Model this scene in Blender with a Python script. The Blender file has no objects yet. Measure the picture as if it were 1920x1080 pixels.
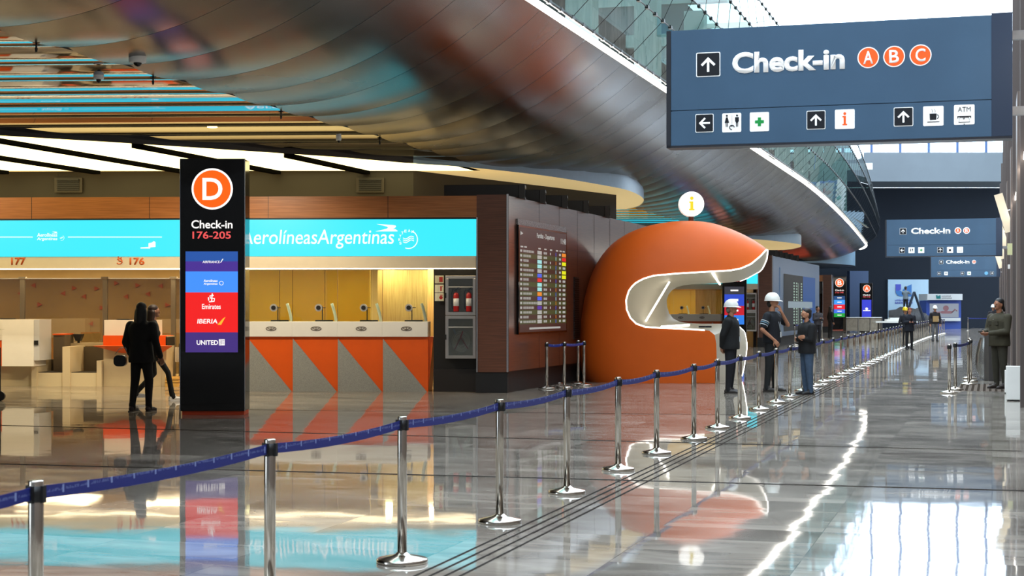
import bpy, bmesh, math, random
from mathutils import Vector, Matrix, Euler
random.seed(7)
SC = bpy.context.scene
COL = SC.collection
PI = math.pi

# ------------------------------------------------------------------ camera, world, light, exposure
F = 3000.0; HZ = 577.0; CH = 1.66
cd = bpy.data.cameras.new('camera'); cam = bpy.data.objects.new('camera', cd); COL.objects.link(cam)
cam.location = (0, 0, CH); cam.rotation_euler = (PI/2, 0, 0)
cd.sensor_width = 36; cd.lens = 36*F/1920; cd.shift_y = (HZ-540)/1920.0
cd.clip_start = 0.05; cd.clip_end = 600
cd.dof.use_dof = True; cd.dof.focus_distance = 27; cd.dof.aperture_fstop = 6.3
SC.camera = cam
SC.view_settings.view_transform = 'Standard'; SC.view_settings.look = 'None'
SC.view_settings.exposure = 0.2; SC.view_settings.gamma = 1; SC.view_settings.use_curve_mapping = False
W = bpy.data.worlds.new('sky'); SC.world = W; W.use_nodes = True
bg = W.node_tree.nodes['Background']; bg.inputs[0].default_value = (0.74, 0.87, 1.0, 1); bg.inputs[1].default_value = 6.2

TH = math.atan(0.3); CS, SN = math.cos(TH), math.sin(TH)
def H(u, v, z=0.0): return Vector((u*CS+v*SN, -u*SN+v*CS, z))
def at(px, py, Y): return Vector(((px-960)/F*Y, Y, CH+(HZ-py)/F*Y))
def gr(px, py):
    Y = CH*F/(py-HZ); return Vector(((px-960)/F*Y, Y, 0))
def atz(px, py, z):
    Y = (z-CH)*F/(HZ-py); return Vector(((px-960)/F*Y, Y, z))

# ------------------------------------------------------------------ materials
def lin(c):
    return tuple(((x/255.0)/12.92 if x/255.0 <= 0.04045 else ((x/255.0+0.055)/1.055)**2.4) for x in c[:3]) + (1,)
MC = {}
def mat(name, c=(128,128,128), rough=.5, metal=0, emit=None, es=1.0, spec=.5, coat=0, noise=0, nscale=5, bump=0, stretch=(1,1,1), c2=None):
    if name in MC: return MC[name]
    m = bpy.data.materials.new(name); m.use_nodes = True; nt = m.node_tree; b = nt.nodes['Principled BSDF']
    b.inputs['Base Color'].default_value = lin(c); b.inputs['Roughness'].default_value = rough
    b.inputs['Metallic'].default_value = metal; b.inputs['Specular IOR Level'].default_value = spec
    b.inputs['Coat Weight'].default_value = coat; b.inputs['Coat Roughness'].default_value = .16; b.inputs['Coat IOR'].default_value = 1.7
    if emit:
        b.inputs['Emission Color'].default_value = lin(emit); b.inputs['Emission Strength'].default_value = es
    if noise or c2 or bump:
        tc = nt.nodes.new('ShaderNodeTexCoord'); mp = nt.nodes.new('ShaderNodeMapping'); mp.inputs['Scale'].default_value = stretch
        n = nt.nodes.new('ShaderNodeTexNoise'); n.inputs['Scale'].default_value = nscale; n.inputs['Detail'].default_value = 5
        nt.links.new(tc.outputs['Object'], mp.inputs[0]); nt.links.new(mp.outputs[0], n.inputs['Vector'])
        cr = nt.nodes.new('ShaderNodeValToRGB')
        a = lin(c); k = noise
        if c2: bb = lin(c2); aa = a
        else: aa = tuple(x*(1-k) for x in a[:3])+(1,); bb = tuple(min(1, x*(1+k)) for x in a[:3])+(1,)
        cr.color_ramp.elements[0].position = .35; cr.color_ramp.elements[1].position = .65
        cr.color_ramp.elements[0].color = aa; cr.color_ramp.elements[1].color = bb
        nt.links.new(n.outputs['Fac'], cr.inputs[0]); nt.links.new(cr.outputs[0], b.inputs['Base Color'])
        if bump:
            bp = nt.nodes.new('ShaderNodeBump'); bp.inputs['Strength'].default_value = bump; bp.inputs['Distance'].default_value = .01
            nt.links.new(n.outputs['Fac'], bp.inputs['Height']); nt.links.new(bp.outputs[0], b.inputs['Normal'])
    MC[name] = m; return m
def glow(name, c, s):
    if name in MC: return MC[name]
    m = bpy.data.materials.new(name); m.use_nodes = True; nt = m.node_tree; b = nt.nodes['Principled BSDF']
    b.inputs['Base Color'].default_value = (.02,.02,.02,1); b.inputs['Roughness'].default_value = .4
    b.inputs['Emission Color'].default_value = lin(c); b.inputs['Emission Strength'].default_value = s
    MC[name] = m; return m
def glassm(name, tint=(235,245,240), refl=.06, rough=.0):
    m = bpy.data.materials.new(name); m.use_nodes = True; nt = m.node_tree; nt.nodes.clear()
    o = nt.nodes.new('ShaderNodeOutputMaterial'); t = nt.nodes.new('ShaderNodeBsdfTransparent'); g = nt.nodes.new('ShaderNodeBsdfGlossy')
    t.inputs[0].default_value = lin(tint); g.inputs['Roughness'].default_value = rough; mx = nt.nodes.new('ShaderNodeMixShader')
    f = nt.nodes.new('ShaderNodeLayerWeight'); f.inputs[0].default_value = .25
    mr = nt.nodes.new('ShaderNodeMapRange'); mr.inputs[3].default_value = refl; mr.inputs[4].default_value = .9
    nt.links.new(f.outputs['Fresnel'], mr.inputs[0]); nt.links.new(mr.outputs[0], mx.inputs[0])
    nt.links.new(t.outputs[0], mx.inputs[1]); nt.links.new(g.outputs[0], mx.inputs[2]); nt.links.new(mx.outputs[0], o.inputs[0])
    MC[name] = m; return m

M_BLACK = mat('black_gloss', (12,12,13), .06, spec=.5)
M_BLK = mat('black_matte', (18,18,20), .5)
M_CHROME = mat('brushed_steel', (205,198,188), .16, 1, noise=.06, nscale=30, stretch=(1,1,.02))
M_STEEL = mat('satin_steel', (190,190,192), .28, 1, noise=.05, nscale=20)
M_ORANGE = mat('orange_laminate', (232,92,14), .4, noise=.03, nscale=3)
M_WHITE = mat('white_laminate', (238,236,230), .35, noise=.015, nscale=4)
M_BEIGE = mat('beige_laminate', (196,180,146), .4, noise=.03, nscale=6)
M_GREYT = mat('checker_plate', (158,160,156), .45, .25, noise=.15, nscale=90, bump=.4)
M_CREAM = mat('cream_panel', (236,218,186), .5, noise=.02)
M_DKWALL = mat('dark_olive_wall', (34,29,22), .6, noise=.08, nscale=2)
M_ALU = mat('aluminium_frame', (200,196,192), .3, .9, noise=.03)
M_GLASS = glassm('clear_glass')
M_CANGLASS = glassm('cabinet_glass', (225,230,228), .1)

def wood(name, c1, c2, rough, coat, vec=(.6, .6, 22)):
    m = mat(name, c1, rough, coat=coat, c2=c2, nscale=3, stretch=vec, spec=.5); return m
M_WOOD = wood('walnut_laminate', (84,50,36), (108,66,47), .4, .0)
M_WOODS = wood('glossy_walnut_laminate', (66,40,30), (88,54,40), .35, .7)
M_WOODL = wood('light_walnut_laminate', (150,92,46), (178,112,60), .35, 0)

# floor ---------------------------------------------------------
def floor_mat():
    m = bpy.data.materials.new('polished_stone_tiles'); m.use_nodes = True; nt = m.node_tree; b = nt.nodes['Principled BSDF']
    N = nt.nodes.new; L = nt.links.new
    tc = N('ShaderNodeTexCoord'); mp = N('ShaderNodeMapping'); mp.inputs['Rotation'].default_value = (0,0,TH)
    L(tc.outputs['Object'], mp.inputs[0])
    TW, TL = 1.2, 0.6
    dv = N('ShaderNodeVectorMath'); dv.operation = 'DIVIDE'; dv.inputs[1].default_value = (TW, TL, 1); L(mp.outputs[0], dv.inputs[0])
    fl = N('ShaderNodeVectorMath'); fl.operation = 'FLOOR'; L(dv.outputs[0], fl.inputs[0])
    fr = N('ShaderNodeVectorMath'); fr.operation = 'FRACTION'; L(dv.outputs[0], fr.inputs[0])
    wn = N('ShaderNodeTexWhiteNoise'); wn.noise_dimensions = '2D'; L(fl.outputs[0], wn.inputs['Vector'])
    # veins
    n1 = N('ShaderNodeTexNoise'); n1.inputs['Scale'].default_value = .9; n1.inputs['Detail'].default_value = 7; n1.inputs['Distortion'].default_value = 1.2
    mp2 = N('ShaderNodeMapping'); mp2.inputs['Scale'].default_value = (1,2.4,1); L(mp.outputs[0], mp2.inputs[0])
    ad = N('ShaderNodeVectorMath'); ad.operation = 'ADD'; L(mp2.outputs[0], ad.inputs[0])
    sc = N('ShaderNodeVectorMath'); sc.operation = 'SCALE'; sc.inputs['Scale'].default_value = 7; L(wn.outputs['Color'], sc.inputs[0]); L(sc.outputs[0], ad.inputs[1])
    L(ad.outputs[0], n1.inputs['Vector'])
    cr = N('ShaderNodeValToRGB'); cr.color_ramp.elements[0].color = lin((110,102,94)); cr.color_ramp.elements[1].color = lin((158,149,138))
    cr.color_ramp.elements[0].position = .3; cr.color_ramp.elements[1].position = .7
    L(n1.outputs['Fac'], cr.inputs[0])
    hv = N('ShaderNodeHueSaturation'); L(cr.outputs[0], hv.inputs['Color'])
    mr = N('ShaderNodeMapRange'); mr.inputs[3].default_value = .72; mr.inputs[4].default_value = 1.16; L(wn.outputs['Value'], mr.inputs[0]); L(mr.outputs[0], hv.inputs['Value'])
    # joints
    sp = N('ShaderNodeSeparateXYZ'); L(fr.outputs[0], sp.inputs[0])
    def near(sock, w):
        a = N('ShaderNodeMath'); a.operation = 'SUBTRACT'; a.inputs[1].default_value = .5; L(sock, a.inputs[0])
        c = N('ShaderNodeMath'); c.operation = 'ABSOLUTE'; L(a.outputs[0], c.inputs[0])
        d = N('ShaderNodeMath'); d.operation = 'GREATER_THAN'; d.inputs[1].default_value = .5-w; L(c.outputs[0], d.inputs[0]); return d
    j1 = near(sp.outputs[0], .002); j2 = near(sp.outputs[1], .003)
    mx = N('ShaderNodeMath'); mx.operation = 'MAXIMUM'; L(j1.outputs[0], mx.inputs[0]); L(j2.outputs[0], mx.inputs[1])
    mc = N('ShaderNodeMixRGB'); mc.inputs[2].default_value = lin((80,76,72)); L(mx.outputs[0], mc.inputs[0]); L(hv.outputs[0], mc.inputs[1])
    L(mc.outputs[0], b.inputs['Base Color'])
    b.inputs['Roughness'].default_value = .035; b.inputs['IOR'].default_value = 1.7
    # tiny tilt per tile + waviness
    s1 = N('ShaderNodeVectorMath'); s1.operation = 'SUBTRACT'; s1.inputs[1].default_value = (.5,.5,.5); L(wn.outputs['Color'], s1.inputs[0])
    m1 = N('ShaderNodeVectorMath'); m1.operation = 'MULTIPLY'; m1.inputs[1].default_value = (.0034,.0034,0); L(s1.outputs[0], m1.inputs[0])
    n2 = N('ShaderNodeTexNoise'); n2.inputs['Scale'].default_value = 2.2; n2.inputs['Detail'].default_value = 2; L(mp.outputs[0], n2.inputs['Vector'])
    s2 = N('ShaderNodeVectorMath'); s2.operation = 'SUBTRACT'; s2.inputs[1].default_value = (.5,.5,.5); L(n2.outputs['Color'], s2.inputs[0])
    m2 = N('ShaderNodeVectorMath'); m2.operation = 'MULTIPLY'; m2.inputs[1].default_value = (.007,.007,0); L(s2.outputs[0], m2.inputs[0])
    g = N('ShaderNodeNewGeometry')
    a1 = N('ShaderNodeVectorMath'); L(g.outputs['Normal'], a1.inputs[0]); L(m1.outputs[0], a1.inputs[1])
    a2 = N('ShaderNodeVectorMath'); L(a1.outputs[0], a2.inputs[0]); L(m2.outputs[0], a2.inputs[1])
    nn = N('ShaderNodeVectorMath'); nn.operation = 'NORMALIZE'; L(a2.outputs[0], nn.inputs[0]); L(nn.outputs[0], b.inputs['Normal'])
    df = N('ShaderNodeBsdfDiffuse'); ms = N('ShaderNodeMixShader'); ms.inputs[0].default_value = .18; L(mc.outputs[0], df.inputs[0])
    L(b.outputs[0], ms.inputs[1]); L(df.outputs[0], ms.inputs[2]); L(ms.outputs[0], nt.nodes['Material Output'].inputs[0])
    return m
M_FLOOR = floor_mat()

def vault_mat():
    m = bpy.data.materials.new('brushed_metal_panels'); m.use_nodes = True; nt = m.node_tree; b = nt.nodes['Principled BSDF']
    N = nt.nodes.new; L = nt.links.new
    b.inputs['Metallic'].default_value = 1; b.inputs['Base Color'].default_value = lin((114,108,104)); b.inputs['Roughness'].default_value = .2
    tc = N('ShaderNodeTexCoord'); n = N('ShaderNodeTexNoise'); n.inputs['Scale'].default_value = .35; n.inputs['Detail'].default_value = 3
    L(tc.outputs['Object'], n.inputs['Vector'])
    mr = N('ShaderNodeMapRange'); mr.inputs[1].default_value = .3; mr.inputs[2].default_value = .7; mr.inputs[3].default_value = .19; mr.inputs[4].default_value = .29
    L(n.outputs['Fac'], mr.inputs[0]); L(mr.outputs[0], b.inputs['Roughness'])
    return m
M_VAULT = vault_mat()
M_FLAT = mat('polished_metal_panels', (146,150,166), .05, 1)
M_SEAM = mat('panel_joint', (22,20,19), .6)

# ------------------------------------------------------------------ mesh builder
class MB:
    def __init__(s): s.v = []; s.f = []; s.m = []; s.sm = []
    def add(s, vs, fs, mi=0, smooth=False, M=None):
        o = len(s.v)
        for p in vs: s.v.append(tuple(M @ Vector(p)) if M is not None else tuple(p))
        for q in fs: s.f.append([i+o for i in q]); s.m.append(mi); s.sm.append(smooth)
        return s
    def box(s, x0, x1, y0, y1, z0, z1, mi=0, M=None):
        vs = [(x0,y0,z0),(x1,y0,z0),(x1,y1,z0),(x0,y1,z0),(x0,y0,z1),(x1,y0,z1),(x1,y1,z1),(x0,y1,z1)]
        return s.add(vs, [(0,3,2,1),(4,5,6,7),(0,1,5,4),(1,2,6,5),(2,3,7,6),(3,0,4,7)], mi, False, M)
    def tube(s, p0, p1, r0, r1=None, n=12, mi=0, smooth=True, cap=True):
        p0 = Vector(p0); p1 = Vector(p1); r1 = r0 if r1 is None else r1
        d = (p1-p0); d.normalize(); a = d.orthogonal().normalized(); b = d.cross(a)
        vs = []
        for p, r in ((p0,r0),(p1,r1)):
            for i in range(n):
                t = 2*PI*i/n; vs.append(p+a*math.cos(t)*r+b*math.sin(t)*r)
        fs = [(i,(i+1)%n,n+(i+1)%n,n+i) for i in range(n)]
        s.add(vs, fs, mi, smooth)
        if cap: s.add([vs[i] for i in range(n)], [tuple(reversed(range(n)))], mi); s.add([vs[n+i] for i in range(n)], [tuple(range(n))], mi)
        return s
    def path(s, pts, r, n=8, mi=0, closed=False):
        pts = [Vector(p) for p in pts]; k = len(pts); vs = []; fs = []; up = None
        for i, p in enumerate(pts):
            if closed: d = pts[(i+1)%k]-pts[i-1]
            else: d = pts[min(i+1,k-1)]-pts[max(i-1,0)]
            d.normalize()
            if up is None: up = d.orthogonal().normalized()
            a = (up-d*up.dot(d)); a.normalize(); up = a; b = d.cross(a)
            for j in range(n):
                t = 2*PI*j/n; vs.append(p+a*math.cos(t)*r+b*math.sin(t)*r)
        for i in range(k if closed else k-1):
            i2 = (i+1)%k
            for j in range(n): fs.append((i*n+j, i*n+(j+1)%n, i2*n+(j+1)%n, i2*n+j))
        if not closed: fs.append(tuple(reversed(range(n)))); fs.append(tuple((k-1)*n+j for j in range(n)))
        return s.add(vs, fs, mi, True)
    def lathe(s, prof, n=24, c=(0,0,0), mi=0, smooth=True):
        vs = []; fs = []; k = len(prof)
        for r, z in prof:
            for j in range(n):
                t = 2*PI*j/n; vs.append((c[0]+r*math.cos(t), c[1]+r*math.sin(t), c[2]+z))
        for i in range(k-1):
            for j in range(n): fs.append((i*n+j, i*n+(j+1)%n, (i+1)*n+(j+1)%n, (i+1)*n+j))
        fs.append(tuple(reversed(range(n)))); fs.append(tuple((k-1)*n+j for j in range(n)))
        return s.add(vs, fs, mi, smooth)
    def ell(s, c, r, n=14, mi=0, M=None):
        vs = []; fs = []; k = n//2+1
        for i in range(k+1):
            a = -PI/2+PI*i/k
            for j in range(n):
                t = 2*PI*j/n; vs.append((c[0]+r[0]*math.cos(a)*math.cos(t), c[1]+r[1]*math.cos(a)*math.sin(t), c[2]+r[2]*math.sin(a)))
        for i in range(k):
            for j in range(n): fs.append((i*n+j, i*n+(j+1)%n, (i+1)*n+(j+1)%n, (i+1)*n+j))
        return s.add(vs, fs, mi, True, M)
    def caps(s, p0, p1, r0, r1, n=12, mi=0):       # tapered capsule
        p0 = Vector(p0); p1 = Vector(p1); d = p1-p0; L = d.length
        if L < 1e-5: return s.ell(p0, (r0,r0,r0), n, mi)
        d.normalize(); a = d.orthogonal().normalized(); b = d.cross(a); vs = []; rings = []
        for i in range(5): t = -PI/2+PI/2*i/4; rings.append((p0+d*math.sin(t)*r0, max(1e-4,math.cos(t)*r0)))
        for i in range(5): t = PI/2*i/4; rings.append((p1+d*math.sin(t)*r1, max(1e-4,math.cos(t)*r1)))
        for p, r in rings:
            for j in range(n):
                t = 2*PI*j/n; vs.append(p+a*math.cos(t)*r+b*math.sin(t)*r)
        k = len(rings); fs = [(i*n+j, i*n+(j+1)%n, (i+1)*n+(j+1)%n, (i+1)*n+j) for i in range(k-1) for j in range(n)]
        fs.append(tuple(reversed(range(n)))); fs.append(tuple((k-1)*n+j for j in range(n)))
        return s.add(vs, fs, mi, True)
    def prism(s, poly, y0, y1, mi=0, M=None):       # poly in (x,z), extruded in y
        n = len(poly); ar = sum(poly[i][0]*poly[(i+1)%n][1]-poly[(i+1)%n][0]*poly[i][1] for i in range(n))
        if ar < 0: poly = poly[::-1]
        vs = [(x,y0,z) for x,z in poly]+[(x,y1,z) for x,z in poly]
        fs = [tuple(range(n)), tuple(reversed(range(n,2*n)))]+[(i, i+n, (i+1)%n+n, (i+1)%n) for i in range(n)]
        return s.add(vs, fs, mi, False, M)
    def mesh(s, name, mats):
        me = bpy.data.meshes.new(name); me.from_pydata(s.v, [], s.f)
        for m in (mats if isinstance(mats, (list,tuple)) else [mats]): me.materials.append(m)
        me.polygons.foreach_set('material_index', s.m); me.polygons.foreach_set('use_smooth', s.sm); me.validate(); me.update(); return me
    def obj(s, name, mats, parent=None, loc=None, rz=0, bevel=0):
        o = bpy.data.objects.new(name, s.mesh(name, mats)); COL.objects.link(o)
        if parent: o.parent = parent
        if loc is not None: o.location = loc
        if rz: o.rotation_euler = (0,0,rz)
        if bevel:
            b = o.modifiers.new('bevel', 'BEVEL'); b.width = bevel; b.segments = 2; b.limit_method = 'ANGLE'
        return o
def tag(o, label=None, cat=None, group=None, kind=None):
    if label: o['label'] = label
    if cat: o['category'] = cat
    if group: o['group'] = group
    if kind: o['kind'] = kind
    return o
def thing(name, label, cat, loc=(0,0,0), rz=0, group=None):
    o = bpy.data.objects.new(name, None); COL.objects.link(o); o.location = loc; o.rotation_euler = (0,0,rz)
    o.empty_display_size = .2
    return tag(o, label, cat, group)
def struct(o, label=None): o['kind'] = 'structure'; return o
KIDS = {}
def copy_tree(o, parent=None):
    c = o.copy(); COL.objects.link(c)
    if parent is not None: c.parent = parent
    for ch in [x for x in o.children]: copy_tree(ch, c)
    return c
def rrect(x0, x1, z0, z1, r, n=5):
    p = []
    for cx, cz, a in ((x1-r,z0+r,-PI/2),(x1-r,z1-r,0),(x0+r,z1-r,PI/2),(x0+r,z0+r,PI)):
        for i in range(n+1): t = a+PI/2*i/n; p.append((cx+r*math.cos(t), cz+r*math.sin(t)))
    return p
def disc(cx, cz, r, n=32): return [(cx+r*math.cos(2*PI*i/n), cz+r*math.sin(2*PI*i/n)) for i in range(n)]

def text(s, x0, x1, z0, z1, y, m, parent, name='lettering', bold=.016, thick=.004, shear=0, flip=False, label=None, dy=0):
    """lettering standing in the local XZ plane, facing -Y, fitted to the given box"""
    cu = bpy.data.curves.new('t', 'FONT'); cu.body = s; cu.offset = bold; cu.shear = shear; cu.resolution_u = 4
    to = bpy.data.objects.new('t', cu); COL.objects.link(to)
    dg = bpy.context.evaluated_depsgraph_get(); me = bpy.data.meshes.new_from_object(to.evaluated_get(dg))
    bpy.data.objects.remove(to); bpy.data.curves.remove(cu)
    xs = [v.co.x for v in me.vertices]; ys = [v.co.y for v in me.vertices]
    a, b, c, d = min(xs), max(xs), min(ys), max(ys)
    for v in me.vertices:
        X = x0+(v.co.x-a)/(b-a)*(x1-x0); Z = z0+(v.co.y-c)/(d-c)*(z1-z0); v.co = (X, y, Z)
    bm = bmesh.new(); bm.from_mesh(me)
    r = bmesh.ops.extrude_face_region(bm, geom=bm.faces[:])
    bmesh.ops.translate(bm, verts=[g for g in r['geom'] if isinstance(g, bmesh.types.BMVert)], vec=(0,-thick,0))
    bmesh.ops.recalc_face_normals(bm, faces=bm.faces[:]); bm.to_mesh(me); bm.free()
    me.materials.clear(); me.materials.append(m); me.name = name
    o = bpy.data.objects.new(name, me); COL.objects.link(o); o.parent = parent
    if label: o['label'] = label
    return o

# ------------------------------------------------------------------ floor
fb = MB(); fb.add([(-60,-12,0),(60,-12,0),(60,150,0),(-60,150,0)], [(0,1,2,3)])
struct(fb.obj('floor', M_FLOOR))
# expansion joints and guidance grooves
M_JOINT = mat('dark_joint', (58,54,51), .95, spec=0)
jb = MB()
for p, q, w in ((gr(-100,795), gr(1915,846), .035), (gr(-300,862), gr(1990,922), .035), (gr(-100,762.5), gr(1480,779), .02), (gr(1200,716), gr(1800,731), .03)):
    d = (q-p).normalized(); n = Vector((-d.y,d.x,0))*w
    jb.add([p-n+Vector((0,0,.002)), q-n+Vector((0,0,.002)), q+n+Vector((0,0,.002)), p+n+Vector((0,0,.002))], [(0,1,2,3)])
struct(jb.obj('trim_1', M_JOINT))
gb = MB()
for i in range(4):
    u = -3.43+.09*i; gb.add([H(u,4,.0025), H(u+.02,4,.0025), H(u+.02,60,.0025), H(u,60,.0025)], [(0,1,2,3)])
struct(gb.obj('trim_2', M_JOINT))

# ------------------------------------------------------------------ vault
def shiftu(v):
    if v < 62: return 0
    if v < 108: return -1.1*((v-62)/46)**1.4
    return -1.1-5.5*(1-math.sqrt(max(0, 1-((v-108)/14)**2)))
def zled(v): return 6.5 if v < 62 else 6.5-.7*((v-62)/56)**1.5
CR0, CR1 = -11.05, -7.0
def vz(u, v=0):     # vault height at hall coordinate u
    t = (u-shiftu(v)-CR0)/(CR1-CR0)
    return 4.9 if t <= 0 else 4.9+(zled(v)-4.9)*t**2.2
vb = MB(); PS = 1.5; NU = 18; NJ = 10; GAP = .012
k0 = -2; v = 4.0
while v < 121.9:
    v1 = min(v+PS, 122)
    nl = 14; d = Vector((-1,.055,0)); G1 = []; G2 = []
    for j in range(NJ+1):
        tt = j/NJ; vv = v+(v1-v-GAP)*tt; pil = -math.sin(PI*tt)
        for i in range(NU+1):
            u = CR0+(CR1-CR0)*i/NU; G1.append(H(u+shiftu(vv), vv, vz(u+shiftu(vv), vv)+pil*(.045*(1-i/NU)**3+.004)))
        A = H(CR0+shiftu(vv), vv)
        for i in range(nl): G2.append(Vector((A.x+d.x*3*i, A.y+d.y*3*i, 4.9+pil*.049)))
    vb.add(G1, [(j*(NU+1)+i, (j+1)*(NU+1)+i, (j+1)*(NU+1)+i+1, j*(NU+1)+i+1) for j in range(NJ) for i in range(NU)], 0, True)
    vb.add(G2, [(j*nl+i, j*nl+i+1, (j+1)*nl+i+1, (j+1)*nl+i) for j in range(NJ) for i in range(nl-1)], 2, True)
    # joint
    row = []
    for vv in (v1-GAP-.004, v1+.004):
        for i in range(NU+1):
            u = CR0+(CR1-CR0)*i/NU; row.append(H(u+shiftu(vv), vv, vz(u+shiftu(vv), vv)+.01))
    vb.add(row, [(i, i+NU+1, i+NU+2, i+1) for i in range(NU)], 1)
    A = H(CR0+shiftu(v1-GAP), v1-GAP-.004, 4.91); B = H(CR0+shiftu(v1), v1+.004, 4.91)
    vb.add([A, A+Vector((-40,2.2,0)), B+Vector((-40,2.2,0)), B], [(0,1,2,3)], 1)
    v += PS
struct(vb.obj('ceiling', [M_VAULT, M_SEAM, M_FLAT]))
# crease joint + LED strip
cb = MB(); vs = [4+i*2.0 for i in range(60)]
cb.path([H(CR0+shiftu(v), v, 4.895) for v in vs], .012, 4)
struct(cb.obj('trim_3', M_SEAM))
lb = MB(); pts = [H(CR1+shiftu(v)-.02, v, zled(v)-.01) for v in vs if v < 118]
for i in range(len(pts)-1):
    a, b = pts[i], pts[i+1]; w = H(.07,0)-H(0,0); up = Vector((0,0,.09))
    lb.add([a, b, b+w+up, a+w+up, a-Vector((0,0,.06))+w*2, b-Vector((0,0,.06))+w*2], [(0,1,5,4),(4,5,2+0,3)], 0)
struct(lb.obj('trim_4', glow('led_strip_white', (255,248,235), 9)))

# glass hull over the strip
M_HULL = glassm('hull_glass', (120,152,146), .22)
prof = [(-7.0+.12, 6.62), (-6.2,7.3), (-5.88,7.98), (-5.8,8.75), (-5.9,9.8)]
wf = bpy.data.objects.new('window_1', None); COL.objects.link(wf); struct(wf)
hv = [4+1.5*i for i in range(79)]
gbm = MB(); nb = MB(); kb = MB()
def hull(i, v):
    u, z = prof[i]; f = (zled(v)-6.5)+ (0 if v < 62 else -((v-62)/56)**1.6*1.0*i/4)
    return H(u+shiftu(v)-(0 if v<62 else ((v-62)/56)**2*.12*i), v, z+f)
for r in range(4):
    for a, b in zip(hv[:-1], hv[1:]):
        g = .012
        gbm.add([hull(r,a+g), hull(r,b-g), hull(r+1,b-g), hull(r+1,a+g)], [(0,1,2,3)], 0)
gbm.obj('glass_pane', M_HULL, wf)
M_NODE = mat('dark_fitting', (48,52,54), .4, .6)
for r in range(5):
    nb.path([hull(r, v) for v in hv], .014 if r else .035, 5)
for a in hv: nb.path([hull(r, a) for r in range(5)], .008, 4)
nb.obj('mullion', M_NODE, wf)
for r in range(5):
    vv = 4.0
    while vv < 100:
        p = hull(r, vv); kb.box(-.032,.032,-.07,.07,-.032,.032, 0, Matrix.Translation(p)@Matrix.Rotation(-TH,4,'Z')); vv += .75
tag(kb.obj('glass_fitting', M_NODE, wf), kind='stuff')

# upper level behind the glass
ub = MB()
M_UP = mat('upper_level_grey', (96,104,102), .6, noise=.1, nscale=.6); M_UP2 = mat('upper_level_white', (205,212,210), .6)
ub.add([H(-45,0,6.55), H(-7.2,0,6.55), H(-7.2,100,6.55), H(-45,100,6.55)], [(0,1,2,3)], 0)
ub.add([H(-45,0,10.6), H(-11.5,0,10.6), H(-11.5,104,10.6), H(-45,104,10.6)], [(3,2,1,0)], 0)
ub.add([H(-13,0,6.55), H(-13,104,6.55), H(-13,104,10.6), H(-13,0,10.6)], [(0,1,2,3)], 0)
for v in range(6,100,7):
    ub.box(-.3,.3,-.3,.3,6.5,10.6, 1, Matrix.Translation(H(-8.6,v))@Matrix.Rotation(-TH,4,'Z'))
    ub.box(-2.2,2.2,-.15,.15,10.1,10.5, 1, Matrix.Translation(H(-9.2,v+3))@Matrix.Rotation(-TH,4,'Z'))
struct(ub.obj('wall_upper', [M_UP, M_UP2]))

# ------------------------------------------------------------------ outer shell
M_FAR = mat('dark_blue_panel', (24,30,39), .75, spec=.15, noise=.06, nscale=.3); M_CONC = mat('pale_concrete', (92,101,108), .7, noise=.06, nscale=.4)
M_TAUPE = mat('taupe_panel', (112,98,90), .45, noise=.05, nscale=1)
YF = 130
fw = MB()
fw.box(-60, 60, YF, YF+.5, 0, 11.4, 0); fw.obj
struct(fw.obj('wall_far', M_FAR))
bb = MB(); bb.box(-60, 41.5, YF-6, YF+.5, 11.45, 13.7, 0); struct(bb.obj('trim_5', M_CONC))
wm = MB(); M_MUL = mat('blue_grey_mullion', (50,80,125), .5)
for k in range(-10, 8):
    x = (1634+53.7*k-960)/F*(YF-3); wm.box(x-.09, x+.09, YF-3.1, YF-2.9, 13.7, 22.5); wm.box(x-.6,x+.6,YF-3.3,YF-2.9,13.7,13.86)
wm.box(-60,41.5,YF-3.1,YF-2.9,22.3,22.6)
w2 = bpy.data.objects.new('window_2', None); COL.objects.link(w2); struct(w2); wm.obj('mullion', M_MUL, w2)
pg = MB(); pg.box(-60,41.5,YF-3.02,YF-2.98,13.7,22.3); pg.obj('glass_pane', glassm('clear_window', (245,250,255), .02), w2)
# roof beams (white) with open rooflight between
rb = MB()
for v in range(20, 135, 9): rb.box(-19,6,-.12,.12,21.0,21.3, 0, Matrix.Translation(H(0,v))@Matrix.Rotation(-TH,4,'Z'))
w3 = bpy.data.objects.new('window_3', None); COL.objects.link(w3); struct(w3); rb.obj('roof_beam', M_WHITE, w3)
ob = MB()  # opaque roof either side, back and left walls
ob.add([H(-60,-12,21.4), H(-19,-12,21.4), H(-19,135,21.4), H(-60,135,21.4)], [(3,2,1,0)], 0)
ob.add([H(4,-12,21.4), H(30,-12,21.4), H(30,135,21.4), H(4,135,21.4)], [(3,2,1,0)], 0)
struct(ob.obj('ceiling_roof', M_UP2))
b2 = MB(); b2.box(-60,60,-12.5,-12,0,22); struct(b2.obj('wall_back', mat('back_wall_grey', (80,76,74), .6)))
b3 = MB(); b3.add([H(-42,-12,0), H(-42,135,0), H(-42,135,22), H(-42,-12,22)], [(0,1,2,3)]); struct(b3.obj('wall_left', mat('left_wall_grey', (60,56,52), .6)))

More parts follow.
